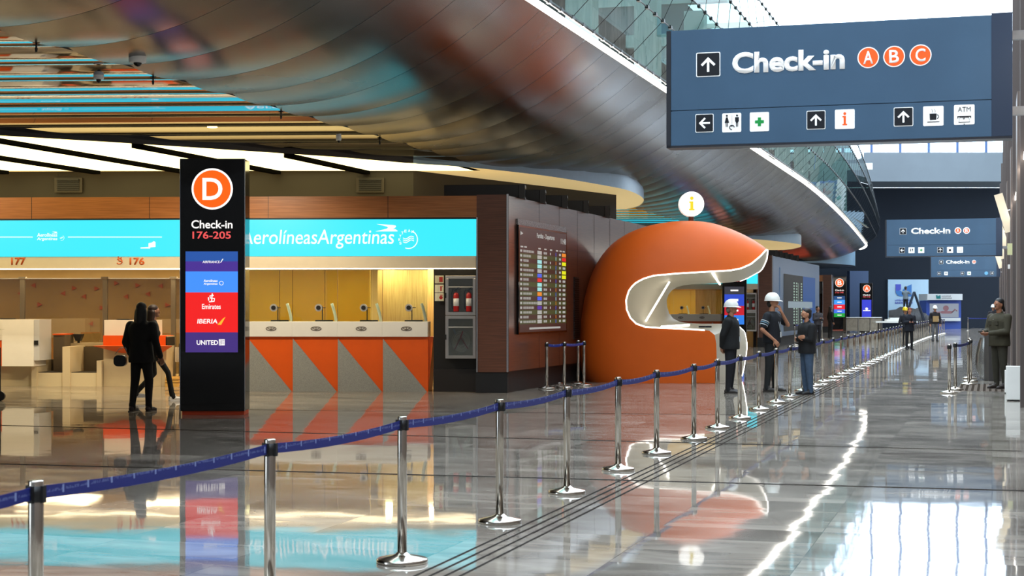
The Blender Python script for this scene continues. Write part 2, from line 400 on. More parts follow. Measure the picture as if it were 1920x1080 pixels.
# right wall: taupe panels and columns
rw = MB()
rw.box(.62, .9, -10, 126, 0, 9.2, 0); 
for v in (30.5,41,52,63,76,90,104):
    rw.box(.44, .62, v, v+1.7, 0, 5.6, 0)
    rw.box(.45, .62, v-2.6, v-2.4, 0, 9.2, 1)
RWM = Matrix.Rotation(-TH,4,'Z')
for i in range(len(rw.v)): rw.v[i] = tuple(RWM@Vector(rw.v[i]))
struct(rw.obj('wall_right', [M_TAUPE, mat('taupe_dark', (84,74,70), .5)]))
l5 = MB(); l5.box(.50,.54,6,118,4.12,4.2)
for i in range(len(l5.v)): l5.v[i] = tuple(RWM@Vector(l5.v[i]))
struct(l5.obj('trim_6', MC['led_strip_white']))

# ------------------------------------------------------------------ luminous canopy over the desks
ZC = 4.8
near = [(-900,225),(-400,236),(0,252),(200,264),(400,277),(640,293),(775,305),(860,310),(968,321),(1053,332),(1138,347),(1170,353),(1190,360),(1204,368),(1208,374),(1205,380),(1196,387),(1176,391.5)]
NE = [atz(x, y, ZC) for x, y in near]
NE = [Vector((p.x, p.y, 0)) for p in NE]
for _ in range(2):
    T_ = NE[6:]; Q_ = [T_[0]]
    for a, b in zip(T_[:-1], T_[1:]): Q_ += [a.lerp(b,.25), a.lerp(b,.75)]
    NE = NE[:6]+Q_+[T_[-1]]
def canopy(off, tagset, lob=True):
    E = [p+off for p in NE]
    fb_ = MB(); n = len(E); vs = []
    for p in E:
        u = p.x*CS-p.y*SN; vs.append(Vector((p.x,p.y,ZC-.02))); vs.append(Vector((p.x,p.y,max(4.86, vz(u)-.0)+.03)))
    M1 = mat('dark_fascia', (44,40,36), .4); M2 = mat('pale_blue_metal', (160,194,220), .3, .35, noise=.03)
    q_ = lambda i: (2*i,2*i+2,2*i+3,2*i+1)
    fb_.add(vs[:14], [q_(i) for i in range(6)], 0, True); fb_.add(vs[12:], [q_(i) for i in range(n-7)], 1, True)
    struct(fb_.obj('trim_7', [M1, M2]))
    # soffit
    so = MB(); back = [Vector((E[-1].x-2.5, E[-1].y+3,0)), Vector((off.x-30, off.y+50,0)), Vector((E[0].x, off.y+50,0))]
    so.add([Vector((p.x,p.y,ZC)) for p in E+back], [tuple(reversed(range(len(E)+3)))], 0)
    struct(so.obj('ceiling_canopy', mat('cream_soffit_uplit_glow', (238,216,160), .5, emit=(255,226,160), es=.42)))  # mild emission stands in for cove uplight falling on the cream soffit
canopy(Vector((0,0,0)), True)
M_LUM = glow('luminous_panel', (255,234,165), 2.7)
def nearY(X):
    for a, b in zip(NE[:-1], NE[1:]):
        if a.x <= X <= b.x: return a.y+(b.y-a.y)*(X-a.x)/(b.x-a.x+1e-9)
    return NE[0].y
lc = 0
def edge_v(u):
    v = 10.0
    while v < 40:
        p = H(u, v)
        if p.y > nearY(p.x)+.1: return v
        v += .02
    return 40
YB = 36.6
edges_u = [-11.25,-13.7,-15.65,-17.6,-19.6,-21.6,-23.6]
def v_at_Y(u, Y): return (Y+u*SN)/CS
for r_, l_ in zip(edges_u[:-1], edges_u[1:]):
    ur, ul = r_-.09, l_+.09; b = MB()
    P = [(ul, edge_v(ul)), (ur, edge_v(ur)), (ur, v_at_Y(ur, YB-.05)), (ul, v_at_Y(ul, YB-.05))]
    if P[1][1] > P[2][1]: P[1] = (ur, P[2][1]-.01)
    b.add([H(u,v,ZC-.012) for u, v in P], [(3,2,1,0)])
    o = b.obj('ceiling_light_panel', M_LUM)
    tag(o, None, None)
    o['label'] = 'glowing cream stretched ceiling panel above the check-in desks, %s from the dark wall corner' % ['first','second','third','fourth','fifth','sixth'][lc]; o['category'] = 'light panel'; o['group'] = 'luminous panels over the desks'
    lc += 1
# black board behind the panels so that the gaps read dark
bk = MB(); q = [H(-24,edge_v(-24),ZC-.002), H(-11.2,edge_v(-11.2),ZC-.002), H(-11.2,v_at_Y(-11.2,YB),ZC-.002), H(-24,v_at_Y(-24,YB),ZC-.002)]
bk.add(q, [(3,2,1,0)])
for u in edges_u[1:-1]:
    a0, a1 = edge_v(u), v_at_Y(u, YB-.02); ct = []
    for du in (-.09,.09):
        for vv in (a0,a1):
            for zz in (ZC-.09,ZC-.003): ct.append(H(u+du,vv,zz))
    bk.add(ct, [(0,1,3,2),(4,6,7,5),(0,4,5,1),(2,3,7,6),(0,2,6,4)])
struct(bk.obj('ceiling_board', mat('board_black', (9,9,9), .9, spec=0)))

# ------------------------------------------------------------------ check-in island (local frame at the pillar corner)
E0 = Vector((-.07, 31.1, 0)); RI = -math.atan(.055); c1, s1 = math.cos(RI), math.sin(RI)
OFF = Vector((11.04, 36.2, 0))
def fl(px, py, d=0.0, E=E0):
    k = (px-960)/F; x = (k*(E.y+c1*d)-E.x+s1*d)/(c1-s1*k); Y = E.y+s1*x+c1*d
    return x, CH+(HZ-py)/F*Y
SV = Vector((.316, 1, 0)).normalized(); SA = math.atan2(SV.x, SV.y)     # side wall direction
def isl(name, cat, label, E=E0, group=None, loc=(0,0,0)):
    M = Matrix.Rotation(RI,4,'Z'); return thing(name, label, cat, E+(M@Vector(loc)), RI, group)
def fx(px, d=0.0): return fl(px, 500, d)[0]
def fz(py, px=500, d=0.0): return fl(px, py, d)[1]

def island(E, n):
    R = Matrix.Translation(E)@Matrix.Rotation(RI,4,'Z'); b = MB()
    # wood fascia, pillar, interior shell
    b.box(-16, -.62, 0, .3, 3.42, 3.84, 1, R)                      # fascia board (lighter)
    for k in range(5): b.box(-1.7-2.36*k-.66, -1.7-2.36*k-.652, -.004, 0, 3.42, 3.84, 2, R)
    b.box(-.62, -.03, 0, .7, .405, 3.86, 0, R)                     # pillar
    b.box(-.64, -.02, .02, .72, 0, .405, 2, R)                     # plinth
    b.box(-.625, -.60, -.012, .02, .405, 3.42, 3, R)               # steel edge trims
    b.box(-.035, -.0, -.012, .03, .405, 3.87, 3, R)
    b.box(-16, -.6, .0, .12, 3.39, 3.42, 2, R)
    b.box(-16, -.62, .1, .3, 2.6, 3.4, 2, R)                       # behind the screen
    struct(b.obj('wall_island_front', [M_WOOD, M_WOODL, M_BLK, M_STEEL]))
    # side wall
    L = (14, 16.5, .8)[n]; s = MB(); T = Matrix.Translation(E)@Matrix.Rotation(-SA,4,'Z')
    s.box(-.25, 0, .02, L, .42, 3.84, 0, T); s.box(-.35, -.08, .1, L-.1, 0, .42, 1, T)
    for k in range(1, int(L/1.5)): s.box(0, .003, .6+1.5*k, .606+1.5*k, .42, 3.84, 1, T)
    s.box(0, .003, .05, L, 2.93, 2.937, 1, T)
    struct(s.obj('wall_island_side', [M_WOODS, M_BLK]))
    # interior
    i = MB()
    i.box(-16, -.4, 6.6, 6.8, 0, 2.75, 0, R); i.box(-16, 0, .15, 6.7, 2.72, 2.8, 1, R); i.box(-.75, -.62, .7, 6.6, 0, 2.75, 3, R)
    i.box(-16.2,-16,.3,6.7,0,2.8,0,R)
    struct(i.obj('wall_island_interior', [mat('tan_back_panel', (188,162,108), .5, noise=.06, nscale=1.5), M_CREAM, M_BLK, M_BLK]))
    # dark plant wall above with the luminous ceiling meeting it
    d = MB()
    if n == 0:
        a = Vector((-30,YB+.9,0)); p = Vector(((775-960)/F*YB, YB, 0)); e = Vector((2.9,44.5,0))
        for p0, p1 in ((a,p),(p,e)):
            d.add([Vector((p0.x,p0.y,3.7)), Vector((p1.x,p1.y,3.7)), Vector((p1.x,p1.y,ZC)), Vector((p0.x,p0.y,ZC))], [(0,1,2,3)])
        struct(d.obj('wall_plant_room', M_DKWALL))
island(E0, 0); island(E0+OFF, 1); island(Vector((21.4,107,0)), 2)
# warm lamps in the two islands' desk area
M_LAMP = glow('downlight_lens', (255,226,160), 14)
def lamp(loc, energy, size, name='recessed_downlight', col=(1,.78,.45), sy=None):
    ld = bpy.data.lights.new(name, 'AREA'); ld.energy = energy; ld.size = size; ld.color = col
    if sy: ld.shape = 'RECTANGLE'; ld.size_y = sy
    o = bpy.data.objects.new(name, ld); COL.objects.link(o); o.location = loc; return o
RM = Matrix.Rotation(RI,4,'Z')
for EE in (E0, E0+OFF):
    for x in (-13.2,-10.4,-7.6,-4.9,-2.2): lamp(EE+RM@Vector((x,4.4,2.68)), 100, 1.6, 'desk_ceiling_lamp')
    lamp(EE+RM@Vector((-7.8,.9,2.66)), 150, 12, 'desk_cove_lamp', sy=.3)
# the plant wall vents
for px, w in ((128,'left of the black D totem'),(694,'right of the black D totem')):
    p = at(px, 347, YB-.05 if px > 400 else YB+.17)
    t = thing('air_vent', 'small dark louvred air vent on the dark wall, '+w, 'vent', p, 0, 'vents on the dark wall')
    b = MB(); b.box(-.32,.32,0,.06,-.17,.17); b.obj('frame', mat('vent_frame', (44,38,30), .5), t)
    b = MB()
    b.box(-.25,.25,-.01,.0,-.13,.12,0)
    b.box(-.25,.25,-.05,.0,.10,.14,0)
    for k in range(5): b.box(-.25,.25,-.03,-.01,-.12+.045*k,-.105+.045*k,0)
    b.obj('louvre', M_BLK, t)

# ---- led banner
M_CYAN = glow('cyan_screen', (52,225,246), 1.0); M_SCRW = glow('screen_white', (235,252,255), 1.15)
ban = isl('led_banner', 'screen', 'long cyan LED banner with white airline lettering above the check-in desks')
b = MB(); b.box(-15.5, -.632, -.015, .1, 2.672, 3.385); b.obj('screen', M_CYAN, ban)
def bt(s, xa, xb, ya, yb, bold=.01, **k):
    (x0, z1), (x1, z0) = fl(xa, ya), fl(xb, yb); return text(s, x0, x1, z0, z1, -.018, M_SCRW, ban, bold=bold, **k)
bt('AerolíneasArgentinas', 452, 739, 431, 466, .004, shear=.12)
bt('Aerolíneas', 70, 108, 437, 444, .008, shear=.1); bt('Argentinas', 70, 108, 445, 452, .008, shear=.1)
def flp(pts): return [fl(x, y) for x, y in pts]
def condor(mb, x0, y0, s, y=-.022):
    P = [(0,0),(31,2),(36,3),(37,5),(34,8),(31,10),(36,10),(40,13),(39,14),(-2,14),(19,9),(22,7),(20,5),(8,2)]
    mb.prism(flp([(x0+a*s, y0+c*s) for a, c in P]), y, y+.004)
for c_ in ((706,420,1.0),(98,434,.26)):
    lg = MB(); condor(lg, *c_); lg.obj('bird_logo', M_SCRW, ban)
for px, py, r in ((766,449,17),(116,446,5)):
    lg = MB(); x, z = fl(px, py); r = r*.0104
    lg.path([(x+r*math.cos(t), -.02, z+r*math.sin(t)) for t in [(-110+i*8)*PI/180 for i in range(22)]], r*.05, 6)
    for q in (-.22,0,.22):
        lg.path([(x+r*.66*(i/10-1), -.02, z+q*r*.95+r*.15*math.sin(i*.32-3.2)) for i in range(1,20)], r*.045, 6)
    lg.obj('round_logo', M_SCRW, ban)
sky = 'SKYTEAM'
for i, ch in enumerate(sky):
    a = (205-i*24)*PI/180; x, z = fl(766, 449); r = .172; cx, cz = x+r*math.cos(a), z+r*math.sin(a)
    text(ch, cx-.022, cx+.022, cz-.026, cz+.026, -.018, M_SCRW, ban, bold=.01)
lg = MB(); lg.prism([fl(264,466),fl(282,466),fl(282,464),fl(292,463),fl(292,454),fl(289,452),fl(285,455),fl(279,456),fl(279,463),fl(264,464)], -.02,-.016); lg.obj('skyline_logo', M_SCRW, ban)
for xa, xb in ((-60,62),(128,304)):
    lg = MB(); lg.prism([fl(xa,445.2),fl(xb,445.2),fl(xb,443.9),fl(xa,443.9)], -.02,-.016); lg.obj('line', M_SCRW, ban)
# cream number strip
ns = isl('number_fascia', 'sign', 'cream strip with orange desk numbers 177 and 176 under the cyan banner')
b = MB(); b.box(-15.5, -.632, .0, .14, 2.435, 2.668); b.box(-15.5,-.632,-.004,0,2.435,2.45); b.obj('board', M_CREAM, ns)
M_NUM = mat('orange_numbers', (226,104,34), .5)
for s, xa, xb in (('177',21,48),('176',243,271)):
    (x0,z1),(x1,z0) = fl(xa,483),fl(xb,497); text(s, x0, x1, z0, z1, -.002, M_NUM, ns, bold=.03)
b = MB(); x, z = fl(224,488)
b.path([(x+.055*math.cos(t), -.004, z-.02+.055*math.sin(t)) for t in [i*PI/10-2.6 for i in range(17)]], .009, 6)
b.path([(x-.02,-.004,z+.05),(x-.012,-.004,z-.01),(x+.04,-.004,z-.015),(x+.06,-.004,z-.05)], .011, 6); b.ell((x-.022,-.004,z+.07),(.016,.006,.016),8)
b.path([(x-.01,-.004,z+.03),(x+.05,-.004,z+.055)], .008, 6)
b.obj('wheelchair_symbol', M_NUM, ns)
lk = MB(); lk.box(-15.5,-.64,.02,.05,2.415,2.434); struct(lk.obj('trim_8', glow('cove_light', (255,232,185), 9), None, E0, RI))

# ---- ticket counters (four bays), px 470..806
M_GOLD = mat('golden_wall', (222,176,52), .45, noise=.04, nscale=1.2)
x0, _ = fl(466, 600, .5); x1, _ = fl(803, 600, .5); BW = (x1-x0)/4; D0 = .45
ztop = 1.385; zmid = 1.085
def ticket_counter():
    t = thing('ticket_counter', '', 'counter')
    b = MB(); b.prism([(0,.0),(BW,.0),(BW,zmid),(0,zmid)], 0, .75); b.obj('front_panel', M_ORANGE, t)
    b = MB(); b.prism([(.01,.0),(BW-.02,.0),(.01,zmid-.04)], -.05, -.002); b.obj('metal_triangle', M_GREYT, t)
    b = MB(); b.box(.0,BW,-.06,.5,zmid,ztop); b.obj('ledge', M_WHITE, t, bevel=.006)
    b = MB(); cx, cz = BW*.53, zmid+.16
    b.path([(cx+.10*math.cos(i*PI/12), -.062, cz+.036*math.sin(i*PI/12)) for i in range(24)], .010, 6, closed=True)
    b.path([(cx-.07,-.062,cz+.01),(cx,-.062,cz-.02),(cx+.07,-.062,cz+.01)], .009, 6); b.path([(cx,-.062,cz+.03),(cx,-.062,cz-.03)], .01, 6)
    b.obj('emblem', mat('emblem_grey', (120,112,104), .4), t)
    g = MB(); g.box(.01,BW-.01,-.02,-.008,ztop,2.42); g.obj('glass_screen', M_GLASS, t)
    e = MB(); e.box(-.004,.004,-.03,.0,ztop,2.42); e.box(0,BW,-.03,0,2.405,2.42); e.obj('glass_edge', mat('glass_edge', (60,66,48), .2), t)
    s = MB(); sx, sz = BW*.58, 1.66
    s.tube((sx,-.045,sz),(sx,-.01,sz),.075,.075,20); s.obj('speaking_disc', mat('disc_grey', (190,188,182), .35, .3), t)
    s = MB(); s.tube((sx,-.056,sz),(sx,-.044,sz),.045,.045,16); s.tube((sx+.07,-.03,sz),(sx+.14,-.03,sz),.008,.008,6); s.obj('speaker_centre', M_BLK, t)
    m = MB(); m.box(BW*.45,BW*.85,.25,.28,ztop,ztop+.03); m.box(BW*.6,BW*.62,.25,.27,ztop,ztop+.3); m.obj('monitor_stand', M_BLK, t)
    h = MB(); h.path([(BW*.93,.2,ztop),(BW*.9,.2,ztop+.15),(BW*.86,.2,ztop+.28),(BW*.83,.2,ztop+.36)], .03, 8); h.obj('handset', M_WHITE, t)
    return t
tc0 = ticket_counter(); where = ['half hidden beside the black D totem','second from the totem','third from the totem','nearest the fire cabinet, with the slanted end']
for i in range(4):
    t = tc0 if i == 0 else copy_tree(tc0)
    t.location = E0+RM@Vector((x0+BW*i, D0, 0)); t.rotation_euler = (0,0,RI)
    t['label'] = 'orange ticket counter with grey metal triangle, '+where[i]; t['group'] = 'orange ticket counters behind glass'
b = MB(); b.prism([(0,0),(.1,zmid),(0,zmid)], .05, .8); o = b.obj('counter_end_panel', M_ORANGE, t); o.location = (BW,0,0)
for q in ((705,500),(792,500)):
    x, z = fl(q[0], q[1], 1.2); t = isl('recessed_downlight', 'lamp', 'glowing round downlight above the ticket counter, %s' % ('left of the pair' if q[0] < 750 else 'right of the pair'), group='ticket counter downlights')
    b = MB(); b.tube((0,0,-.02),(0,0,0),.07,.07,16); b.obj('lens', M_LAMP, t); t.location = E0+RM@Vector((x,3.2,2.715))
    l = lamp(E0+RM@Vector((x,3.2,2.68)), 25, .14); l.parent = None
# golden partition panels and wood
t = isl('golden_partition', 'partition', 'golden yellow wall panels behind the ticket counter glass')
b = MB(); xa, xb = fx(440, 2.6), fx(694, 2.6)
for k in range(3): b.box(xa+(xb-xa)*k/3+.006, xa+(xb-xa)*(k+1)/3-.006, 2.6, 2.7, 0, 2.7)
b.obj('panel', M_GOLD, t); b = MB(); b.box(xb+.02, fx(822,2.6), 3.6, 3.7, 0, 2.7); b.obj('wood_panel', wood('pale_wood', (178,150,92), (204,176,118), .4, 0, (14,1,.6)), t)

# fire cabinet recess
rc = MB(); xa = fx(813,.5); rc.box(xa, -.62, .5, .6, 0, 2.43); struct(rc.obj('wall_recess', M_BLK, None, E0, RI))
rc = MB(); rc.box(xa, -.63, .46, .5, 0, .45); struct(rc.obj('baseboard_recess', mat('dark_skirting', (38,34,32), .3), None, E0, RI))
def cab_at(px, py): return fl(px, py, .3)
fcab = isl('fire_cabinet', 'cabinet', 'steel framed fire cabinet in the black recess beside the brown pillar')
(xa, zt), (xb, zb) = cab_at(836,517), cab_at(893,672); zm = cab_at(860,591)[1]
xb -= .0
b = MB(); b.box(xa, xb, .28, .5, zb, zt, 0); b.obj('box', [mat('cabinet_inside', (176,158,132), .6)], fcab)
def framed(z0, z1, nm):
    f = MB(); w = .06
    f.box(xa,xb,.2,.28,z1-w,z1); f.box(xa,xb,.2,.28,z0,z0+w); f.box(xa,xa+w,.2,.28,z0+w,z1-w); f.box(xb-w,xb,.2,.28,z0+w,z1-w)
    o = f.obj('door', M_ALU, fcab, bevel=.004)
    g = MB(); g.box(xa+w,xb-w,.205,.21,z0+w,z1-w); g.obj('glass_pane', M_CANGLASS, o)
    g = MB(); g.box(xa+w,xb-w,.203,.206,z1-.23,z1-.215); g.obj('glass_line', mat('white_line', (220,220,215), .5), o)
    g = MB(); g.box(xa-.01,xa+.02,.18,.2,(z0+z1)/2-.05,(z0+z1)/2+.05); g.obj('hinge', M_BLK, o)
framed(zm, zt, 'u'); framed(zb, zm-.01, 'l')
MRED = mat('extinguisher_red', (176,24,20), .3); MRED2 = mat('hose_red', (170,40,34), .5)
def exting(x, lab):
    t = isl('fire_extinguisher', 'fire extinguisher', lab, group='red extinguishers in the fire cabinet', loc=(x,.24,zm+.07))
    b = MB(); b.lathe([(.001,0),(.058,.0),(.062,.02),(.062,.32),(.05,.36),(.02,.385),(.02,.41),(.001,.41)], 20); b.obj('cylinder', MRED, t)
    b = MB(); b.lathe([(.0625,.11),(.0635,.11),(.0635,.26),(.0625,.26)], 20); b.obj('label_band', M_WHITE, t)
    b = MB(); b.tube((0,0,.40),(0,0,.44),.018,.018,8); b.path([(-.02,0,.43),(.03,0,.46),(.09,-.0,.5)], .009, 6); b.path([(-.02,0,.42),(.09,0,.45)], .007, 6); b.obj('handle', M_BLK, t)
    b = MB(); b.path([(0,0,.42),(-.07,0,.43),(-.09,0,.36),(-.085,0,.1),(-.075,0,.05)], .01, 6); b.obj('hose', M_BLK, t)
exting(xa+.21, 'red fire extinguisher on the left in the upper fire cabinet'); exting(xb-.14, 'red fire extinguisher on the right in the upper fire cabinet')
t = isl('hose_reel', 'hose reel', 'coiled fire hose with red straps in the lower fire cabinet', loc=((xa+xb)/2, .25, (zb+zm)/2-.05))
b = MB()
for k in range(4): b.path([((.17-.03*k)*math.cos(i*PI/12), -.002*k, (.2-.035*k)*math.sin(i*PI/12)-.04) for i in range(24)], .016, 6, closed=True)
b.obj('hose', mat('hose_cream', (214,200,176), .7), t)
b = MB(); b.path([(-.12,-.02,-.2),(0,-.03,.04),(.14,-.02,-.18)], .012, 6); b.path([(0,-.03,.04),(.04,-.03,.16)], .012, 6); b.obj('strap', MRED2, t)
b = MB(); b.path([(-.1,-.02,.1),(-.14,-.02,.2)], .018, 8); b.obj('nozzle', M_STEEL, t)
M_LUMSIGN = mat('photoluminescent_white', (222,220,196), .6)
for i, (py, nm) in enumerate(((524,'a call point pictogram, top of three'),(541,'an extinguisher pictogram, middle of three'),(557,'a hose pictogram, bottom of three'))):
    (x, z) = fl(827, py, .42)
    t = isl('safety_sign', 'sign', 'small pale square safety sign with '+nm, loc=(x,.40,z), group='safety signs left of the fire cabinet')
    b = MB(); b.box(-.055,.055,0,.012,-.078,.078); b.box(-.12,-.058,0,.012,-.078,.078, 0, Matrix.Rotation(0,4,'Z')); b.obj('plate', M_LUMSIGN, t)
    b = MB()
    b.prism([(-.035,-.05),(.035,-.05),(.035,.05),(-.035,.05)] if i == 0 else ([(-.014,-.05),(.014,-.05),(.014,.03),(-.014,.03)] if i == 1 else disc(0,-.01,.036,14)), -.004, 0)
    if i: b.box(-.02,.035,-.004,0,.03,.045)
    b.obj('pictogram', MRED2, t)

# air diffuser boxes above the side wall
TS = Matrix.Translation(E0)@Matrix.Rotation(-SA,4,'Z')
for i, (px, py) in enumerate(((985,372),(1033,381),(1077,391),(1113,399),(1146,407))):
    for E_, gn in ((E0, 'above the wall with the departures board'), (E0+OFF, 'above the distant video wall island')):
        s = [.75,2.2,3.9,5.7,7.7][i]; T = Matrix.Translation(E_)@Matrix.Rotation(-SA,4,'Z'); p = T@Vector((-.02, s, 3.85))
        t = thing('air_diffuser', 'black boxed air diffuser %s, %s from the pillar corner' % (gn, ['first','second','third','fourth','fifth'][i]), 'air diffuser', p, RI, 'air diffusers '+gn)
        w = .55 if i else 1.5
        b = MB(); b.box(-w,.0,0,.55,0,.26); b.obj('duct', M_BLK, t, bevel=.01)
        b = MB(); b.box(0,.12,-.02,.57,-.02,.26); b.box(.12,.125,.03,.52,.02,.2,1); b.obj('outlet', [mat('diffuser_dark', (32,29,27), .45), M_BLACK], t)

# vent grille on the side wall
p = TS@Vector((.012, 5.0, 0))
t = thing('vent_grille', 'tall narrow black louvred grille on the brown wall between board and orange kiosk', 'vent', p, -SA)
b = MB(); b.box(-.01,.0,-.22,.22,.95,2.35); b.obj('backing', M_BLK, t)
b = MB()
for k in range(28): b.box(0,.02,-.22,.22,.96+.05*k,.985+.05*k)
b.obj('louvre', mat('louvre_grey', (30,28,27), .35), t)

# departures board
t = thing('departures_board', 'tall dark departures board screen with coloured rows on the brown side wall', 'screen', TS@Vector((0,0,0)), -SA+PI/2*0)
# local: y along wall, x out of the wall
y0b, y1b = .52, 4.05; zb0, zb1 = 1.13, 3.30
b = MB(); b.box(.0,.05,y0b,y1b,zb0,zb1); b.obj('screen_case', M_BLACK, t)
b = MB(); b.box(.0,.03,y0b,y1b,zb1,zb1+.12)
b.obj('speaker_grille', mat('perforated_steel', (170,170,172), .4, .6, c2=(50,50,52), nscale=60), t)
def quad(mb, a, bq, z0, z1, mi=0, xo=.052): mb.add([(xo,a,z0),(xo,bq,z0),(xo,bq,z1),(xo,a,z1)], [(0,1,2,3)], mi)
SCM = [glow('board_dark', (52,26,20), .8), glow('board_green', (56,66,24), .8), glow('board_text', (205,205,200), .55), glow('board_orange', (225,130,30), .9), glow('board_red', (215,25,25), .9), glow('board_yellow', (225,225,20), .9), glow('board_blue', (60,90,220), .9), glow('board_teal', (150,215,215), .9), glow('board_violet', (70,40,150), .9)]
b = MB(); WB = y1b-y0b; nr = 16
quad(b, y0b+.04, y1b-.04, zb0+.04, zb1-.04, 0)
zr0 = zb1-.46; dz = (zr0-zb0-.2)/nr
logos = [2,2,7,7,2,6,4,7,7,3,6,2,8,2,2,2]; stat = {0:3,1:4,2:5,4:5,5:5}; dest = [.9,.6,.45,.45,.95,.8,.5,.5,.45,.75,.6,1.2,.9,.75,.5,1.1]
for r in range(nr):
    z = zr0-dz*(r+1)
    if r % 2: quad(b, y0b+.05, y1b-.05, z, z+dz, 1, .0525)
    a = y0b+.08; h0, h1 = z+dz*.25, z+dz*.75
    quad(b, a, a+.13, h0, h1, 2, .054)
    x = a+.22; e = x+dest[r]*.75
    while x < e: quad(b, x, x+.045, h0, h1, 2, .054); x += .075
    quad(b, y0b+WB*.36, y0b+WB*.45, z+.01, z+dz-.01, logos[r], .054)
    for q in (.49,.515,.54): quad(b, y0b+WB*q, y0b+WB*(q+.018), h0, h1, 2, .054)
    if r % 3 != 1: quad(b, y0b+WB*.62, y0b+WB*.64, h0, h1, 2, .054)
    quad(b, y0b+WB*.745, y0b+WB*.755, z+.01, z+dz-.01, [6,7,3][r%3], .054)
    quad(b, y0b+WB*.82, y0b+WB*.86, h0, h1, 2, .054)
    if r in stat: quad(b, y0b+WB*.885, y0b+WB*.975, z+.01, z+dz-.01, stat[r], .054)
    else: quad(b, y0b+WB*.9, y0b+WB*.96, h0, h1, 2, .054)
for q in (.03,.1,.38,.5,.62,.75,.83,.9): quad(b, y0b+WB*q, y0b+WB*(q+.05), zr0+.02, zr0+.05, 2, .054)
quad(b, y0b+WB*.2, y0b+WB*.85, zb0+.09, zb0+.13, 2, .054)
b.prism([(y0b+.1, zb1-.2),(y0b+.28,zb1-.16),(y0b+.1,zb1-.12)], -.001, .001, 2, Matrix(((0,1,0,.055),(1,0,0,0),(0,0,1,0),(0,0,0,1))))
b.obj('display', SCM, t)
def sidetext(s, ya, yb, z0, z1, m, parent, xo=.053, bold=.01):
    o = text(s, ya, yb, z0, z1, 0, m, parent, bold=bold, thick=.002)
    o.rotation_euler = (0,0,PI/2); o.location = (xo,0,0); return o
sidetext('Partidas - Departures', y0b+WB*.35, y0b+WB*.72, zb1-.24, zb1-.11, SCM[2], t)
sidetext('11:48', y0b+WB*.86, y0b+WB*.97, zb1-.27, zb1-.15, SCM[2], t)

# back mural triangles (orange) on the tan back wall, left
M_TRI = mat('mural_orange', (206,96,38), .5)
tr = isl('mural', 'mural', 'scattered small orange triangles on the tan back wall behind the check-in desks')
b = MB()
for px, py, dr in ((60,535,-1),(116,550,-1),(138,540,1),(155,556,-1),(180,541,1),(217,531,1),(234,556,-1),(257,535,1),(275,551,-1),(299,536,-1),(73,571,1),(190,577,1),(313,572,1),(35,550,-1),(168,607,-1)):
    x, z = fl(px, py, 6.5); s = .055
    b.prism([(x-s*dr, z-s),(x+s*dr,z),(x-s*dr,z+s)], 6.55, 6.598)
b.obj('triangle', M_TRI, tr)

# glass partition on the left (posts and panes) at the desk line
gp = isl('glass_partition', 'partition', 'grey tinted glass partition with slim posts behind the check-in desks')
zt = fl(200, 523, 3.9)[1]
for k, (pa, pb) in enumerate(((-140,42),(42,197),(197,325),(325,470))):
    b = MB(); b.box(fx(pa,3.9)+.02, fx(pb,3.9)-.02, 3.9, 3.915, .2, zt); b.obj('glass_pane', MC.get('grey_glass') or glassm('grey_glass', (196,190,180), .1), gp)
for px in (42,197,325):
    b = MB(); x = fx(px,3.9); b.box(x-.05,x+.05,3.88,3.96,0,zt); b.box(x-.08,x+.08,3.87,3.97,zt,zt+.05); b.obj('post', mat('post_grey', (120,112,98), .4), gp)
b = MB(); b.box(fx(-140,3.9), fx(470,3.9), 3.89, 3.93, zt, zt+.02); b.obj('top_rail', M_ALU, gp)

# check-in desks on the left (base line y~725 -> depth d ~2)
dD = 2.2
def dx(px): return fx(px, dD)
def dz_(py, px=200): return fl(px, py, dD)[1]
t = isl('checkin_desk', 'desk', 'check-in desk 176, white top over orange band and slanted orange shelf')
b = MB(); b.box(dx(194), dx(302), dD, dD+.7, 0, dz_(630)); b.prism([(dx(302),0),(dx(309),0),(dx(313),dz_(630)),(dx(302),dz_(630))], dD+.02, dD+.6); b.obj('base', M_BEIGE, t)
b = MB(); b.box(dx(194), dx(311), dD-.02, dD+.6, dz_(650), dz_(629)); b.obj('orange_band', M_ORANGE, t)
b = MB(); b.box(dx(311), dx(313.5), dD-.02, dD+.6, dz_(648), dz_(632)); b.obj('edge', M_BLK, t)
b = MB(); xs = [dx(184), dx(332)]; zz = dz_(648); yb_ = dD-.01
b.add([(xs[0],yb_-.35,zz),(xs[1],yb_-.35,zz),(dx(311),yb_,zz+.01),(dx(194),yb_,zz+.01),(dx(228),yb_,dz_(662)),(dx(300),yb_,dz_(664))], [(0,1,2,3),(0,3,4),(0,4,5,1),(1,5,2),(2,5,4,3)]); b.obj('shelf', M_ORANGE, t)
b = MB(); b.box(dx(194), dx(292), dD+.05, dD+.5, dz_(629), dz_(600)); b.obj('screen_panel', M_WHITE, t)
b = MB(); b.box(dx(216), dx(240), dD+.1, dD+.3, dz_(600), dz_(598)); b.obj('monitor_top', M_BLK, t)
t = isl('checkin_desk', 'desk', 'check-in desk 177 at the left edge, tall white side panel on beige base')
b = MB(); b.box(dx(-60), dx(62), dD, dD+.9, 0, dz_(686)); b.obj('base', M_BEIGE, t)
b = MB(); b.box(dx(15), dx(74), dD-.35, dD+.4, dz_(686), dz_(599)); b.box(dx(-60), dx(15), dD-.2, dD+.4, dz_(638), dz_(599)); b.obj('screen_panel', M_WHITE, t)
b = MB(); b.box(dx(74), dx(84), dD-.33, dD+.4, dz_(675), dz_(599)); b.obj('side_edge', mat('pale_grey_edge', (196,198,202), .4), t)
b = MB(); b.box(dx(75), dx(82), dD-.36, dD-.3, dz_(646), dz_(638)); b.obj('socket', M_BLK, t)
